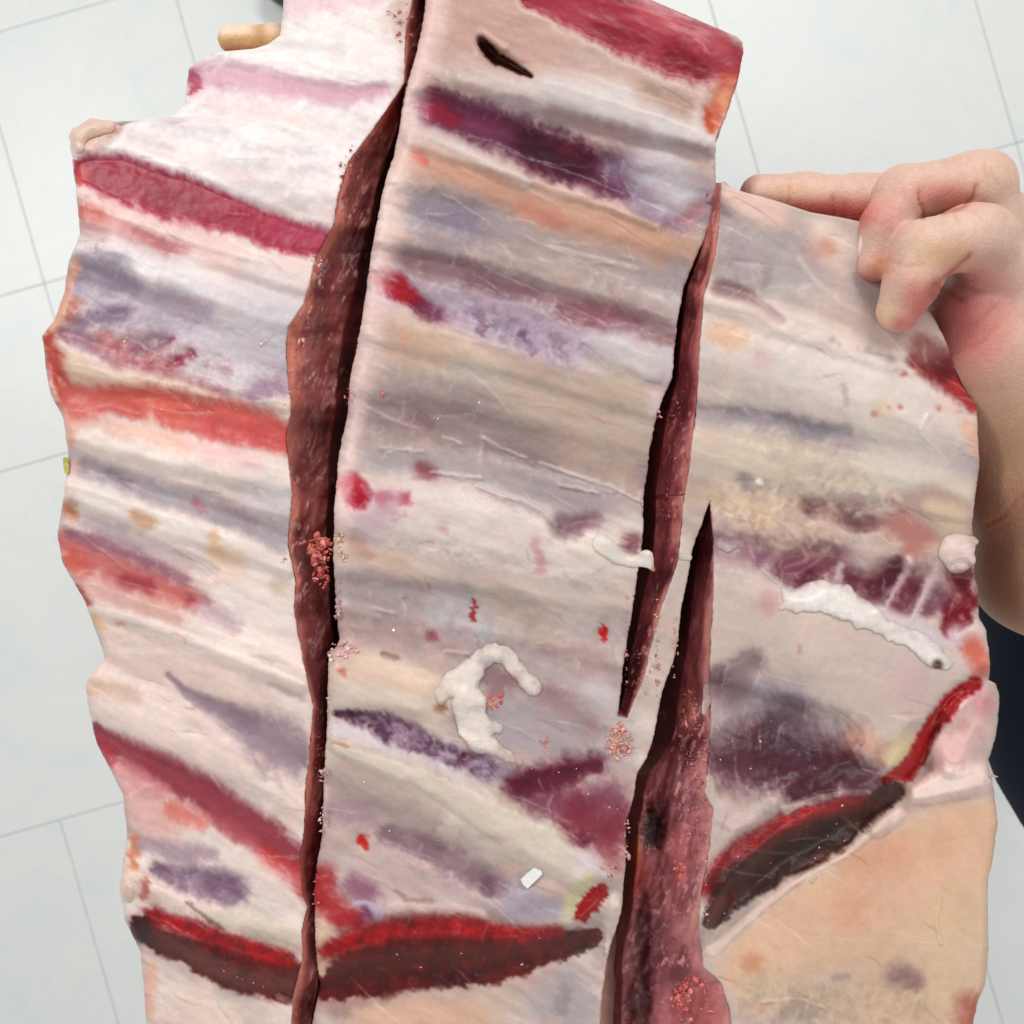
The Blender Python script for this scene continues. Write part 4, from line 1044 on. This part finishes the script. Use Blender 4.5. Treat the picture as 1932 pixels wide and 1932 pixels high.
# -- fat shreds: soft lumps built as a distance field laid on the surface
def shred(name, reg, chains, col, lift=0.0, squash=3.0, res=2.0, rag=4.0, label=None, tips=(), k=8.0, basef=None):
    chains = [tr(reg, c) for c in chains]
    allp = np.array([p for c in chains for p in c])
    mw = allp[:, 2].max() + 8
    u0, v0 = allp[:, 0].min() - mw, allp[:, 1].min() - mw; u1, v1 = allp[:, 0].max() + mw, allp[:, 1].max() + mw
    nu, nv_, nh = int((u1 - u0) / res) + 2, int((v1 - v0) / res) + 2, int((2.6 * mw) / res) + 2
    X = np.meshgrid(u0 + res * np.arange(nu), v0 + res * np.arange(nv_), -1.0 * mw + res * np.arange(nh), indexing='ij')
    X = [x.astype(np.float32) for x in X]
    d = None
    Z = [X[0] + rag * 1.3 * fbm(X[1] / 17, X[2] / 17, 3, 1), X[1] + rag * 1.3 * fbm(X[0] / 17, X[2] / 17, 3, 3), X[2] * squash]
    for c in chains:
        if len(c) == 1: c = [c[0], (c[0][0] + .5, c[0][1], c[0][2])]
        for a, b in zip(c[:-1], c[1:]):
            q = cone_sdf(Z, (a[0], a[1], a[2] * lift * squash), (b[0], b[1], b[2] * lift * squash), a[2], b[2])
            d = q if d is None else smin(d, q, k)
    d = d + .45 * rag * fbm(X[0] / 9, X[1] / 9 + X[2] / 7, 3, 2) + 1.3 * rag * fbm(X[0] / 26, X[1] / 26, 2, 5) + .12 * rag * fbm(X[0] / 4.5, X[1] / 4.5, 2, 6)
    Vv, Fq = surface_nets(d.astype(np.float64), np.array([u0, v0, -mw]), res)
    hb = HT(Vv[:, 0], Vv[:, 1]) if basef is None else basef(Vv[:, 0], Vv[:, 1])
    Wd = P(Vv[:, 0], Vv[:, 1], hb + Vv[:, 2] / 4.84)
    n = fbm(Vv[:, 0] / 12, Vv[:, 1] / 12, 3, 4)[:, None]
    cc = np.array(col, float) + np.array([8, 12, 14]) * n
    ew = sstep(-.3, 1.7, Vv[:, 2] / 4.84 + .4 * fbm(Vv[:, 0] / 14, Vv[:, 1] / 14, 2, 2))[:, None]
    cc = samp(PAINT, Vv[:, 0], Vv[:, 1]) * (1 - ew) * .96 + cc * ew
    for (x, y, r, tc) in tips:
        (a, b, r_), = tr(reg, [(x, y, r)])
        w = np.exp(-(((Vv[:, 0] - a) ** 2 + (Vv[:, 1] - b) ** 2) / r_ ** 2) ** 1.5)[:, None]
        cc = cc * (1 - w) + np.array(tc, float) * w
    o = mesh_np(name, Wd, Fq[:, ::-1], M_FAT, rack, .86 * s2l(np.clip(cc, 0, 252)))
    if label: o['label'] = label
    return o
shred('fat_shred', 'E', [[(760,1560,34),(830,1510,34),(900,1450,46),(960,1425,46),(1030,1440,44),(1090,1510,40),(1140,1570,50),(1185,1620,28)],
                         [(860,1500,60),(800,1580,78),(840,1680,84),(860,1790,84),(900,1870,66),(960,1910,44),(1040,1960,32),(1090,1990,22)],[(740,1560,44),(700,1640,40)],[(930,1800,40),(985,1810,34)]],
      (236,222,213), label='white arched shred of fat on the central strip')
shred('fat_shred', 'F', [[(700,890,7),(770,950,11),(830,1010,22),(850,1060,38),(800,1085,20)],[(860,1040,50),(970,1020,70),(1080,1060,76),(1180,1110,62),(1300,1185,38),(1420,1245,44),(1500,1310,58),(1565,1350,30)]],
      (240,231,225), label='long white fat strand ending in a small dark hole', tips=((1528,1352,26,(74,40,32)),(1180,1040,24,(226,190,188))))
shred('fat_lump', 'F', [[(1600,800,60),(1640,800,60),(1620,870,58)],[(1690,770,22),(1705,775,14)],[(1570,830,44),(1670,860,40)]], (232,206,200), label='pale knob of fat on the edge by the wrist', rag=1.6)
shred('fat_shred', 'E', [[(1600,930,34),(1680,945,36),(1745,935,38),(1785,990,13)],[(1520,860,50),(1600,920,40)]], (238,228,218), label='white stub of fat poking over the saw cut', tips=((1795,985,18,(200,90,84)),), rag=1.4)
shred('fat_bit', 'F', [[(330,845,18),(365,850,16)]], (226,208,204), rag=1.0)
shred('fat_bit', 'F', [[(510,790,24),(545,810,16),(590,795,10)],[(505,760,10)]], (228,214,208), rag=1.2)
shred('fat_bit', 'E', [[(1725,640,10),(1728,660,8)]], (232,228,226), rag=.6)
shred('fat_bit', 'I', [[(480,330,14),(490,200,14),(500,280,12)]], (222,188,178), rag=1.4)
shred('fat_bit', 'I', [[(1050,1170,12),(1030,1200,14)]], (226,208,196), rag=.8)
shred('fat_bit', 'G', [[(1190,1790,24),(1240,1810,20)]], (226,206,198), rag=1.2)
shred('fat_bit', 'U', [[(1868,1463,5),(1884,1466,3)]], (200,104,112), rag=.5)
shred('fat_scrap', 'D', [[(335,668,15),(342,730,15)]], (192,186,84), rag=.5, label='small yellow green scrap on the outer edge')
shred('fat_lump', 'A', [[(420,690,44),(480,655,44),(560,650,36)],[(400,760,30),(390,700,34)]], (226,194,176), rag=1.6, label='pinkish knob of fat at the stepped corner')
shred('fat_lump', 'G', [[(425,1235,24),(420,1290,22)]], (228,206,192), rag=1.2)
# -- crumbs of bone and meat from the saw
ico_v = None
def ico():
    import bmesh
    bm = bmesh.new(); bmesh.ops.create_icosphere(bm, subdivisions=1, radius=1.0)
    V = np.array([v.co[:] for v in bm.verts]); F = np.array([[v.index for v in f.verts] for f in bm.faces]); bm.free(); return V, F
IV, IF = ico()
def crumbs(spots, label, name='saw_crumbs'):
    """spots: (u, v, h mm, radius mm, colour)"""
    VV, FF, CC = [], [], []
    for k, (u, v, h, r, col) in enumerate(spots):
        sc = rng.uniform(.35, 1.25, 3) * r * .00082; sc[2] *= .7
        q = IV * (1 + .55 * rng.standard_normal((len(IV), 1)).clip(-1.2, 1.2)) * sc
        a = rng.uniform(0, 6.28); q = np.stack([q[:, 0] * math.cos(a) - q[:, 1] * math.sin(a), q[:, 0] * math.sin(a) + q[:, 1] * math.cos(a), q[:, 2]], -1)
        VV.append(q + P(u, v, h)); FF.append(IF + k * len(IV))
        CC.append(np.repeat(s2l(np.clip(np.array(col) + rng.normal(0, 18), 0, 255))[None], len(IV), 0))
    o = mesh_np(name, np.concatenate(VV), np.concatenate(FF), M_CRUMB, rack, np.concatenate(CC))
    tag(o, label, kind='stuff'); return o
def cluster(reg, x, y, rx, ry, n, r, col, base, out):
    (u, v, s), = tr(reg, [(x, y, 1)])
    for _ in range(int(n * .7)):
        a, q = rng.uniform(0, 6.28), rng.random() ** .6
        uu, vv = u + math.cos(a) * q * rx * s, v + math.sin(a) * q * ry * s
        h = float(base(np.array(uu), np.array(vv))) + rng.uniform(-.3, .6) * r
        out.append((uu, vv, h, float(np.clip(rng.lognormal(-.4, .45), .2, 1.35)) * r, col))
def on_wall(fa, fb, depth, steep):
    def f(u, v):
        t = np.clip((u - fa(v)) / np.where(np.abs(fb(v) - fa(v)) < 1, 1, fb(v) - fa(v)), 0, 1)
        return HT(fa(v), v) - .2 - prof(t, depth, steep)
    return f
bl = on_wall(LR, lambda v: ML(v) + 16, 15, .7); b3 = on_wall(RL, lambda v: np.where(v < 1365, SRc(v), MR(v)) - 12, 16, .7); b2 = on_wall(SL, lambda v: np.minimum(MR(v), SL(v) - 2) - 10, 13, .6)
b1 = on_wall(RL, lambda v: MR(v) - 14, 13, .6)
c1 = []
cluster('E', 75, 890, 60, 80, 130, 1.5, (206,108,98), lambda u, v: -5 + 0 * u, c1)
cluster('E', 80, 1010, 40, 80, 70, 1.2, (200,96,92), lambda u, v: -9 + 0 * u, c1)
cluster('E', 170, 850, 26, 70, 26, 1.1, (226,184,150), HT, c1)
cluster('E', 205, 930, 26, 30, 14, .9, (230,196,164), HT, c1)
cluster('E', 160, 1150, 14, 110, 30, .8, (214,170,166), HT, c1)
cluster('E', 200, 1400, 80, 46, 46, .9, (222,180,176), HT, c1)
cluster('E', 130, 1440, 20, 40, 20, .8, (222,188,182), HT, c1)
cluster('E', 212, 100, 20, 40, 10, 1.1, (206,116,112), HT, c1)
cluster('E', 388, 110, 22, 34, 9, .9, (210,116,108), HT, c1)
cluster('E', 385, 200, 20, 10, 5, .6, (214,140,120), HT, c1)
cluster('E', 120, 1700, 14, 200, 20, .6, (222,196,192), HT, c1)
cluster('H', 90, 650, 24, 40, 20, .9, (224,180,182), HT, c1)
cluster('H', 85, 880, 24, 70, 26, .9, (224,180,182), HT, c1)
cluster('H', 50, 1300, 16, 150, 18, .7, (206,120,118), HT, c1)
crumbs(c1, 'pink sawdust crumbs along the left edge of the central strip')
c2 = []
cluster('H', 1610, 480, 62, 100, 170, 1.2, (228,160,140), HT, c2)
cluster('H', 1600, 470, 30, 40, 10, .8, (240,190,170), HT, c2)
cluster('H', 1650, 1000, 16, 160, 24, .7, (206,150,146), HT, c2)
cluster('H', 1560, 1140, 40, 60, 20, .8, (196,110,108), HT, c2)
cluster('E', 1650, 1350, 14, 300, 34, .6, (222,150,140), HT, c2)
cluster('E', 1805, 200, 20, 24, 10, .9, (214,130,130), HT, c2)
crumbs(c2, 'peach coloured sawdust crumbs by the end of the right saw cut')
c3 = []
cluster('I', 420, 560, 80, 190, 190, .95, (176,104,112), b3, c3)
cluster('I', 400, 320, 44, 100, 150, 1.3, (212,124,110), b3, c3)
cluster('I', 430, 900, 60, 200, 60, .8, (186,110,112), b3, c3)
cluster('I', 350, 1140, 26, 34, 24, 1.2, (206,98,92), b3, c3)
cluster('I', 420, 1810, 110, 130, 420, 1.5, (208,104,96), b3, c3)
cluster('I', 300, 1450, 90, 250, 70, .8, (160,84,90), b3, c3)
cluster('I', 20, 1800, 60, 200, 70, 1.1, (150,76,80), b3, c3)
cluster('I', 490, 1250, 10, 200, 24, .6, (220,150,140), HT, c3)
crumbs(c3, 'reddish crumbs of sawn meat in the lower right cut')
c4 = []
cluster('F', 300, 1200, 16, 250, 40, .7, (218,140,128), HT, c4)
cluster('F', 215, 1250, 14, 260, 50, .8, (216,150,140), HT, c4)
cluster('F', 150, 1350, 40, 160, 40, .9, (196,120,116), b2, c4)
cluster('F', 320, 250, 40, 200, 70, .9, (184,96,98), b1, c4)
cluster('F', 270, 640, 40, 200, 40, .9, (170,86,90), b2, c4)
crumbs(c4, 'pink crumbs on the thin sliver and its cut')
c5 = []
cluster('A', 1620, 1350, 30, 60, 20, .8, (226,170,160), HT, c5)
cluster('A', 1540, 1770, 40, 40, 16, .8, (220,160,158), bl, c5)
cluster('D', 1600, 1230, 60, 70, 26, 1.0, (196,100,94), bl, c5)
cluster('D', 1455, 1180, 20, 24, 8, .8, (216,140,136), HT, c5)
cluster('A', 1800, 900, 60, 160, 60, .8, (170,90,86), bl, c5)
cluster('B', 330, 60, 60, 140, 40, .9, (190,96,90), bl, c5)
cluster('G', 1390, 500, 26, 220, 50, .9, (172,80,76), bl, c5)
for _ in range(60): c5.append((rng.uniform(300, 560), rng.uniform(660, 780), 0, rng.uniform(.25, .6), (226,180,178)))
c5 = [(u, v, h if h else float(HT(np.array(u), np.array(v))), r, c) for (u, v, h, r, c) in c5]
crumbs(c5, 'tiny pink crumbs along the wide left cut')
c6 = []
cluster('E', 965, 1665, 50, 42, 26, 1.0, (226,104,86), HT, c6)
cluster('H', 1235, 480, 34, 36, 18, 1.0, (222,130,108), HT, c6)
cluster('I', 607, 485, 16, 10, 5, .8, (226,130,112), HT, c6)
for (x, y) in ((300,690),(760,1185-420),(1160,620),(1300,640),(1390,620),(1480,690),(1560,820),(1450,750),(1600,830),(430,940),(680,990)): c6.append((*tr('H', [(x, y, 1)])[0][:2], None, .5, (230,205,205)))
for (x, y) in ((820,378),(765,480),(815,1108),(650,1072),(1155,905),(1110,965),(1065,1025),(1195,990),(1045,1080),(1185,810),(715,620),(560,575),(580,1365)): c6.append((*tr('I', [(x, y, 1)])[0][:2], None, .45, (228,222,220)))
for (x, y) in ((470,1575),(800,1570),(1200,1490),(590,1820-180),(1020,1740),(480,1600),(1110,1625)): c6.append((*tr('H', [(x, y, 1)])[0][:2], None, .5, (220,180,176)))
for (x, y) in ((755,1165),(565,1388),(310,1300),(450,1305),(890,135),(860,175),(680,218),(700,305),(1120,190)): c6.append((*tr('E', [(x, y, 1)])[0][:2], None, .6, (232,220,214)))
for (x, y) in ((640,65),(655,45),(1020,150),(1340,75),(1370,60),(1310,235),(1250,290),(990,140)): c6.append((*tr('D', [(x, y, 1)])[0][:2], None, .8, (236,198,196)))
for (x, y) in ((980,1690),(1060,1720),(1110,1740),(910,1660),(1000,1700)): c6.append((*tr('G', [(x, y, 1)])[0][:2], None, .9, (190,150,148)))
c6 = [(u, v, float(HT(np.array(u), np.array(v))) + .1 if h is None else h, r, c) for (u, v, h, r, c) in c6]
crumbs(c6, 'scattered specks of coral meat and white bone on the strips', 'meat_specks')

# white bone chip lying on the central strip
(cu, cv, _), = tr('H', [(1160, 1170, 1)])
ch = float(HT(np.array(cu), np.array(cv)))
a = math.radians(48); L_, W2 = .0092 / 2, .0044 / 2
pts = [(-L_, -W2 * .9), (L_ * .8, -W2), (L_, -W2 * .2), (L_ * .95, W2 * .8), (-L_ * .85, W2), (-L_, W2 * .1)]
c0 = P(cu, cv, ch)
Vc = []
for z in (0.0001, 0.0016):
    for (x, y) in pts: Vc.append((c0[0] + x * math.cos(a) - y * math.sin(a), c0[1] + x * math.sin(a) + y * math.cos(a), c0[2] + z + .0006 * x / L_))
Fc = [[5, 4, 3, 2, 1, 0], [6, 7, 8, 9, 10, 11]] + [[k, (k + 1) % 6, 6 + (k + 1) % 6, 6 + k] for k in range(6)]
m = bpy.data.meshes.new('bone_chip'); m.from_pydata(Vc, [], Fc); m.materials.append(M_CHIP); m.update()
tag(link(bpy.data.objects.new('bone_chip', m)), 'small white bone chip lying low on the central rib strip', 'bone chip')
# ------------------------------------------------------------------ the person: hand, forearm, the other hand's fingertip, dark clothes
def Cz(x, y, h): u, v, _ = tr('C', [(x, y, 1)])[0]; return P(u, v, h)
def Uz(u, v, h): return P(u, v, h)
def body_mesh(groups, step, pad=0.012, carve=()):
    pts = np.array([p for g, _ in groups for (a, b, ra, rb) in g for p in (a, b)]); rr = max(max(x[2], x[3]) for g, _ in groups for x in g)
    lo, hi = pts.min(0) - rr - pad, pts.max(0) + rr + pad
    n = ((hi - lo) / step).astype(int) + 2
    X = np.meshgrid(*[(lo[q] + step * np.arange(n[q])).astype(np.float32) for q in range(3)], indexing='ij')
    d = None
    for g, k in groups:
        e = None
        for (a, b, ra, rb) in g:
            q = cone_sdf(X, a, b, ra, rb)
            e = q if e is None else smin(e, q, k)
        d = e if d is None else smin(d, e, 0.0011)
    for (a, b, r, kk) in carve:
        q = -cone_sdf(X, a, b, r, r)
        d = -smin(-d, -q, kk)
    return surface_nets(d.astype(np.float64), lo, step)
mm = .001
fing = [
 # index finger lying behind the slab's top edge
 ([(Cz(1560,500,-34), Cz(1080,556,-30), 11*mm, 11*mm), (Cz(1080,556,-30), Cz(800,535,-28), 10.8*mm, 10*mm), (Cz(800,535,-28), Cz(570,512,-22), 9.8*mm, 7.8*mm)], .004),
 # middle finger: knuckle, over, and down on the meat
 ([(Cz(1810,900,-38), Cz(1725,455,-25), 13.2*mm, 12.1*mm), (Cz(1725,455,-25), Cz(1660,460,-22), 12.1*mm, 12.1*mm), (Cz(1660,460,-22), Cz(1310,510,-14), 11.7*mm, 10.6*mm), (Cz(1310,510,-14), Cz(1215,690,-11), 10.3*mm, 9.5*mm), (Cz(1215,690,-11), Cz(1165,870,-12), 9.2*mm, 7.3*mm)], .0045),
 # ring finger, nearest the camera
 ([(Cz(1770,1010,-30), Cz(1720,740,-12), 13.2*mm, 12.5*mm), (Cz(1720,740,-12), Cz(1650,735,-7), 12.5*mm, 12.3*mm), (Cz(1650,735,-7), Cz(1410,810,-1), 12.1*mm, 11.7*mm), (Cz(1410,810,-1), Cz(1358,960,-2), 11.4*mm, 10.3*mm), (Cz(1358,960,-2), Cz(1285,1112,-6), 10.1*mm, 8.4*mm)], .0045),
 # small finger, tucked behind the edge, and thumb on the back of the rack
 ([(Cz(1740,1150,-46), Cz(1600,1180,-54), 10*mm, 8*mm), (Cz(1600,1180,-54), Cz(1450,1250,-58), 8*mm, 7*mm)], .004),
 ([(Cz(1800,1250,-60), Cz(1600,1050,-66), 12*mm, 10*mm), (Cz(1600,1050,-66), Cz(1350,950,-64), 10*mm, 8.5*mm), (Cz(1350,950,-64), Cz(1200,900,-62), 8.5*mm, 7*mm)], .005),
 # palm, heel of the hand, wrist and forearm
 ([(Cz(1810,640,-42), Cz(1790,1000,-42), 13*mm, 17*mm), (Cz(1790,1000,-40), Cz(1770,1320,-38), 17*mm, 18*mm), (Cz(1640,1110,-27), Cz(1680,1340,-28), 13*mm, 15*mm), (Cz(1640,1110,-38), Cz(1730,1460,-38), 14*mm, 16*mm),
   (Cz(1770,1320,-38), Cz(1830,1650,-44), 18*mm, 19.5*mm), (Cz(1830,1650,-44), Cz(1900,2000,-52), 19.5*mm, 21*mm), (Cz(1900,2000,-52), Cz(2010,2440,-66), 21*mm, 27*mm),
   (Cz(2010,2440,-66), Cz(2900,3000,-120), 27*mm, 34*mm)], .012),
]
HVs, HFs = body_mesh(fing, .00125)
# skin colour
def project(V): d = CAM_Z - V[:, 2]; return V[:, 0] / d * FPX + CPX, CPX - V[:, 1] / d * FPX
CREASES = [([(1470,985),(1540,930),(1600,880),(1655,820)],12,1.3),([(1480,985),(1560,1030),(1615,1052)],12,1.2),([(1240,850),(1330,880),(1420,870)],9,.35),([(1225,905),(1300,925)],8,.3),
  ([(1392,500),(1405,560),(1418,640)],11,1.0),([(1520,610),(1620,585),(1672,530),(1682,460)],12,1.0),([(950,530),(958,600),(962,680)],10,.8),([(1010,560),(1016,660)],9,.5),([(730,470),(726,560)],9,.4),
  ([(1130,640),(1180,660),(1240,650)],8,.35),([(1600,1200),(1680,1180),(1780,1090)],13,.5),([(1560,1330),(1680,1300),(1800,1200)],13,.35),([(1740,2215),(1830,2160),(1932,2061)],13,.9),([(1750,2260),(1850,2200),(1940,2120)],11,.5),
  ([(1560,600),(1600,655)],8,.3),([(1690,600),(1720,660)],8,.3),([(1760,380),(1800,460)],10,.35),([(1725,360),(1745,430)],9,.3)]
def crease_field(V):
    u, v = project(V); zx, zy = (u - 1222) / .36748, (v - 177.5) / .36748
    zx = zx + 10 * fbm(zx / 60, zy / 60, 2, 1); zy = zy + 10 * fbm(zx / 60, zy / 60, 2, 4)
    out = np.zeros(len(V))
    for pts, w, dep in CREASES:
        best = np.full(len(V), 1e9)
        for (x0, y0), (x1, y1) in zip(pts[:-1], pts[1:]):
            dx, dy = x1 - x0, y1 - y0
            t = np.clip(((zx - x0) * dx + (zy - y0) * dy) / (dx * dx + dy * dy), 0, 1)
            best = np.minimum(best, np.hypot(zx - x0 - t * dx, zy - y0 - t * dy))
        out = np.maximum(out, dep * np.exp(-(best / w) ** 2))
    return out
HCR = crease_field(HVs)
HVs[:, 2] -= HCR * .001 * (HVs[:, 2] > SLAB_Z - .05)
def skin_cols(V):
    u, v = project(V)
    zx, zy = (u - 1222) / .36748, (v - 177.5) / .36748
    c = np.tile(np.array([222, 184, 166.]), (len(V), 1))
    n = fbm(u / 22, v / 22, 4, 3)[:, None]
    c += n * np.array([6, 9, 8])
    for (x, y, rx, ry, col, k) in ((1900,2350,720,700,(142,100,74),.9),(1640,1170,210,270,(192,100,96),.92),(1760,1050,120,200,(212,146,134),.5),(1390,1090,80,140,(208,104,98),.75),(1300,1180,60,50,(206,90,84),.5),
        (880,590,330,60,(206,96,84),.8),(700,500,150,40,(226,180,140),.6),(1060,640,120,60,(196,80,76),.6),(520,500,110,110,(236,196,184),.8),
        (1520,520,160,70,(212,128,118),.75),(1240,620,90,130,(216,146,138),.6),(1190,880,70,70,(222,140,112),.7),(1130,950,60,40,(196,86,72),.5),
        (1540,830,120,80,(206,160,104),.5),(1410,880,60,120,(222,190,150),.5),(1640,660,170,60,(228,196,180),.5),(1220,1130,50,60,(226,196,150),.6),(1480,1010,60,60,(150,64,56),.6),(1800,420,110,90,(222,188,162),.5),(1880,1750,180,300,(168,124,96),.6)):
        w = np.exp(-((((zx - x) / rx) ** 2 + ((zy - y) / ry) ** 2)) ** 1.2)[:, None] * k
        c = c * (1 - w) + np.array(col, float) * w
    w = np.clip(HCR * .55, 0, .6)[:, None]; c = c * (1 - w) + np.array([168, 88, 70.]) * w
    fine = fbm(zx / 9, zy / 9, 3, 6)[:, None]; c += fine * np.array([4, 6, 6])
    return .92 * s2l(np.clip(c, 0, 255))
# fingertip of the other hand behind the far corner
f2 = [([(Uz(640,110,-46), Uz(520,86,-34), 9*mm, 8*mm), (Uz(520,86,-34), Uz(436,74,-30), 8*mm, 5.6*mm)], .004),
      ([(Uz(640,110,-46), Uz(720,40,-70), 9.5*mm, 14*mm), (Uz(720,40,-70), Uz(760,-160,-90), 16*mm, 20*mm), (Uz(760,-160,-90), Uz(800,-600,-120), 22*mm, 28*mm)], .008)]
V2, F2 = body_mesh(f2, .0015)
c2_ = np.tile(np.array([216, 172, 122.]), (len(V2), 1)); u2, v2 = project(V2)
w = sstep(72, 60, v2)[:, None]; c2_ = c2_ * (1 - w) + np.array([232, 204, 180.]) * w
w = (np.exp(-((u2 - 490) / 14) ** 2) * .6)[:, None]; c2_ = c2_ * (1 - w) + np.array([176, 124, 70.]) * w
person = mesh_np('person', np.concatenate([HVs, V2]), np.concatenate([HFs, F2 + len(HVs)]), M_SKIN, None, np.concatenate([skin_cols(HVs), s2l(c2_)]))
tag(person, 'person in dark navy clothes gripping the rack with bare curled fingers', 'person')
# nail of the middle finger, seen edge on
def nail(a, b, side, w):
    a, b, side = np.array(a), np.array(b), np.array(side, float); side /= np.linalg.norm(side)
    ax = (b - a) / np.linalg.norm(b - a); up = np.cross(ax, side); 
    V, n = [], 9
    for i in range(n):
        t = i / (n - 1)
        for j in range(7):
            s_ = (j - 3) / 3
            rr = math.sqrt(max(0, 1 - max(0, (t - .75) / .25) ** 2 * .5))
            p = a + (b - a) * t + up * w * s_ * rr + side * (.0022 * (1 - s_ * s_) + .0006 * math.sin(t * 3.1))
            V.append(p)
    return np.array(V), grid_faces(n, 7)
nv_, nf_ = nail(Cz(1128,700,-9), Cz(1098,850,-12), (-1, .15, .25), .0026)
mesh_np('fingernail', nv_, nf_, M_SKIN, person, np.tile(s2l((236, 206, 200)), (len(nv_), 1)))
# clothes
g = [([(Uz(2300,1000,-250), Uz(2320,1330,-250), .148, .148)], .03),
     ([(Uz(2310,1150,-330), np.array([.47, -.03, .62]), .15, .115), (np.array([.47, -.03, .62]), np.array([.46, -.03, .10]), .10, .075)], .05),
     ([(Uz(2310,1150,-330), np.array([.68, -.16, .62]), .15, .115), (np.array([.68, -.16, .62]), np.array([.70, -.16, .10]), .10, .075)], .05)]
V3, F3 = body_mesh(g, .012, pad=.03)
n3 = fbm(V3[:, 0] * 14 + V3[:, 2] * 9, V3[:, 1] * 14 - V3[:, 2] * 6, 3, 2); 
V3 = V3 + (n3 * .006)[:, None] * (V3 - V3.mean(0)) / np.linalg.norm(V3 - V3.mean(0), axis=1, keepdims=True)
o = mesh_np('clothes', V3, F3, M_NAVY, person); o['label'] = 'dark navy work clothes behind the forearm'
# black shoe on the floor, far corner
def Fz(u, v): return np.array([(u - CPX) * PXM, (CPX - v) * PXM, 0.])
sa_, sb_ = Fz(548, -12), Fz(600, -190)
g = [([(sa_ + [0, 0, .032], sa_ * .5 + sb_ * .5 + [0, 0, .045], .034, .042), (sa_ * .5 + sb_ * .5 + [0, 0, .045], sb_ + [0, 0, .055], .042, .04), (sb_ + [0, 0, .06], sb_ + [0, .0, .1], .04, .036)], .02)]
V4, F4 = body_mesh(g, .006)
V4[:, 2] = np.maximum(V4[:, 2], .001)
shoe = mesh_np('shoe', V4, F4, M_BLACK, None)
tag(shoe, 'black shoe on the floor peeking out behind the far corner of the rack', 'shoe')
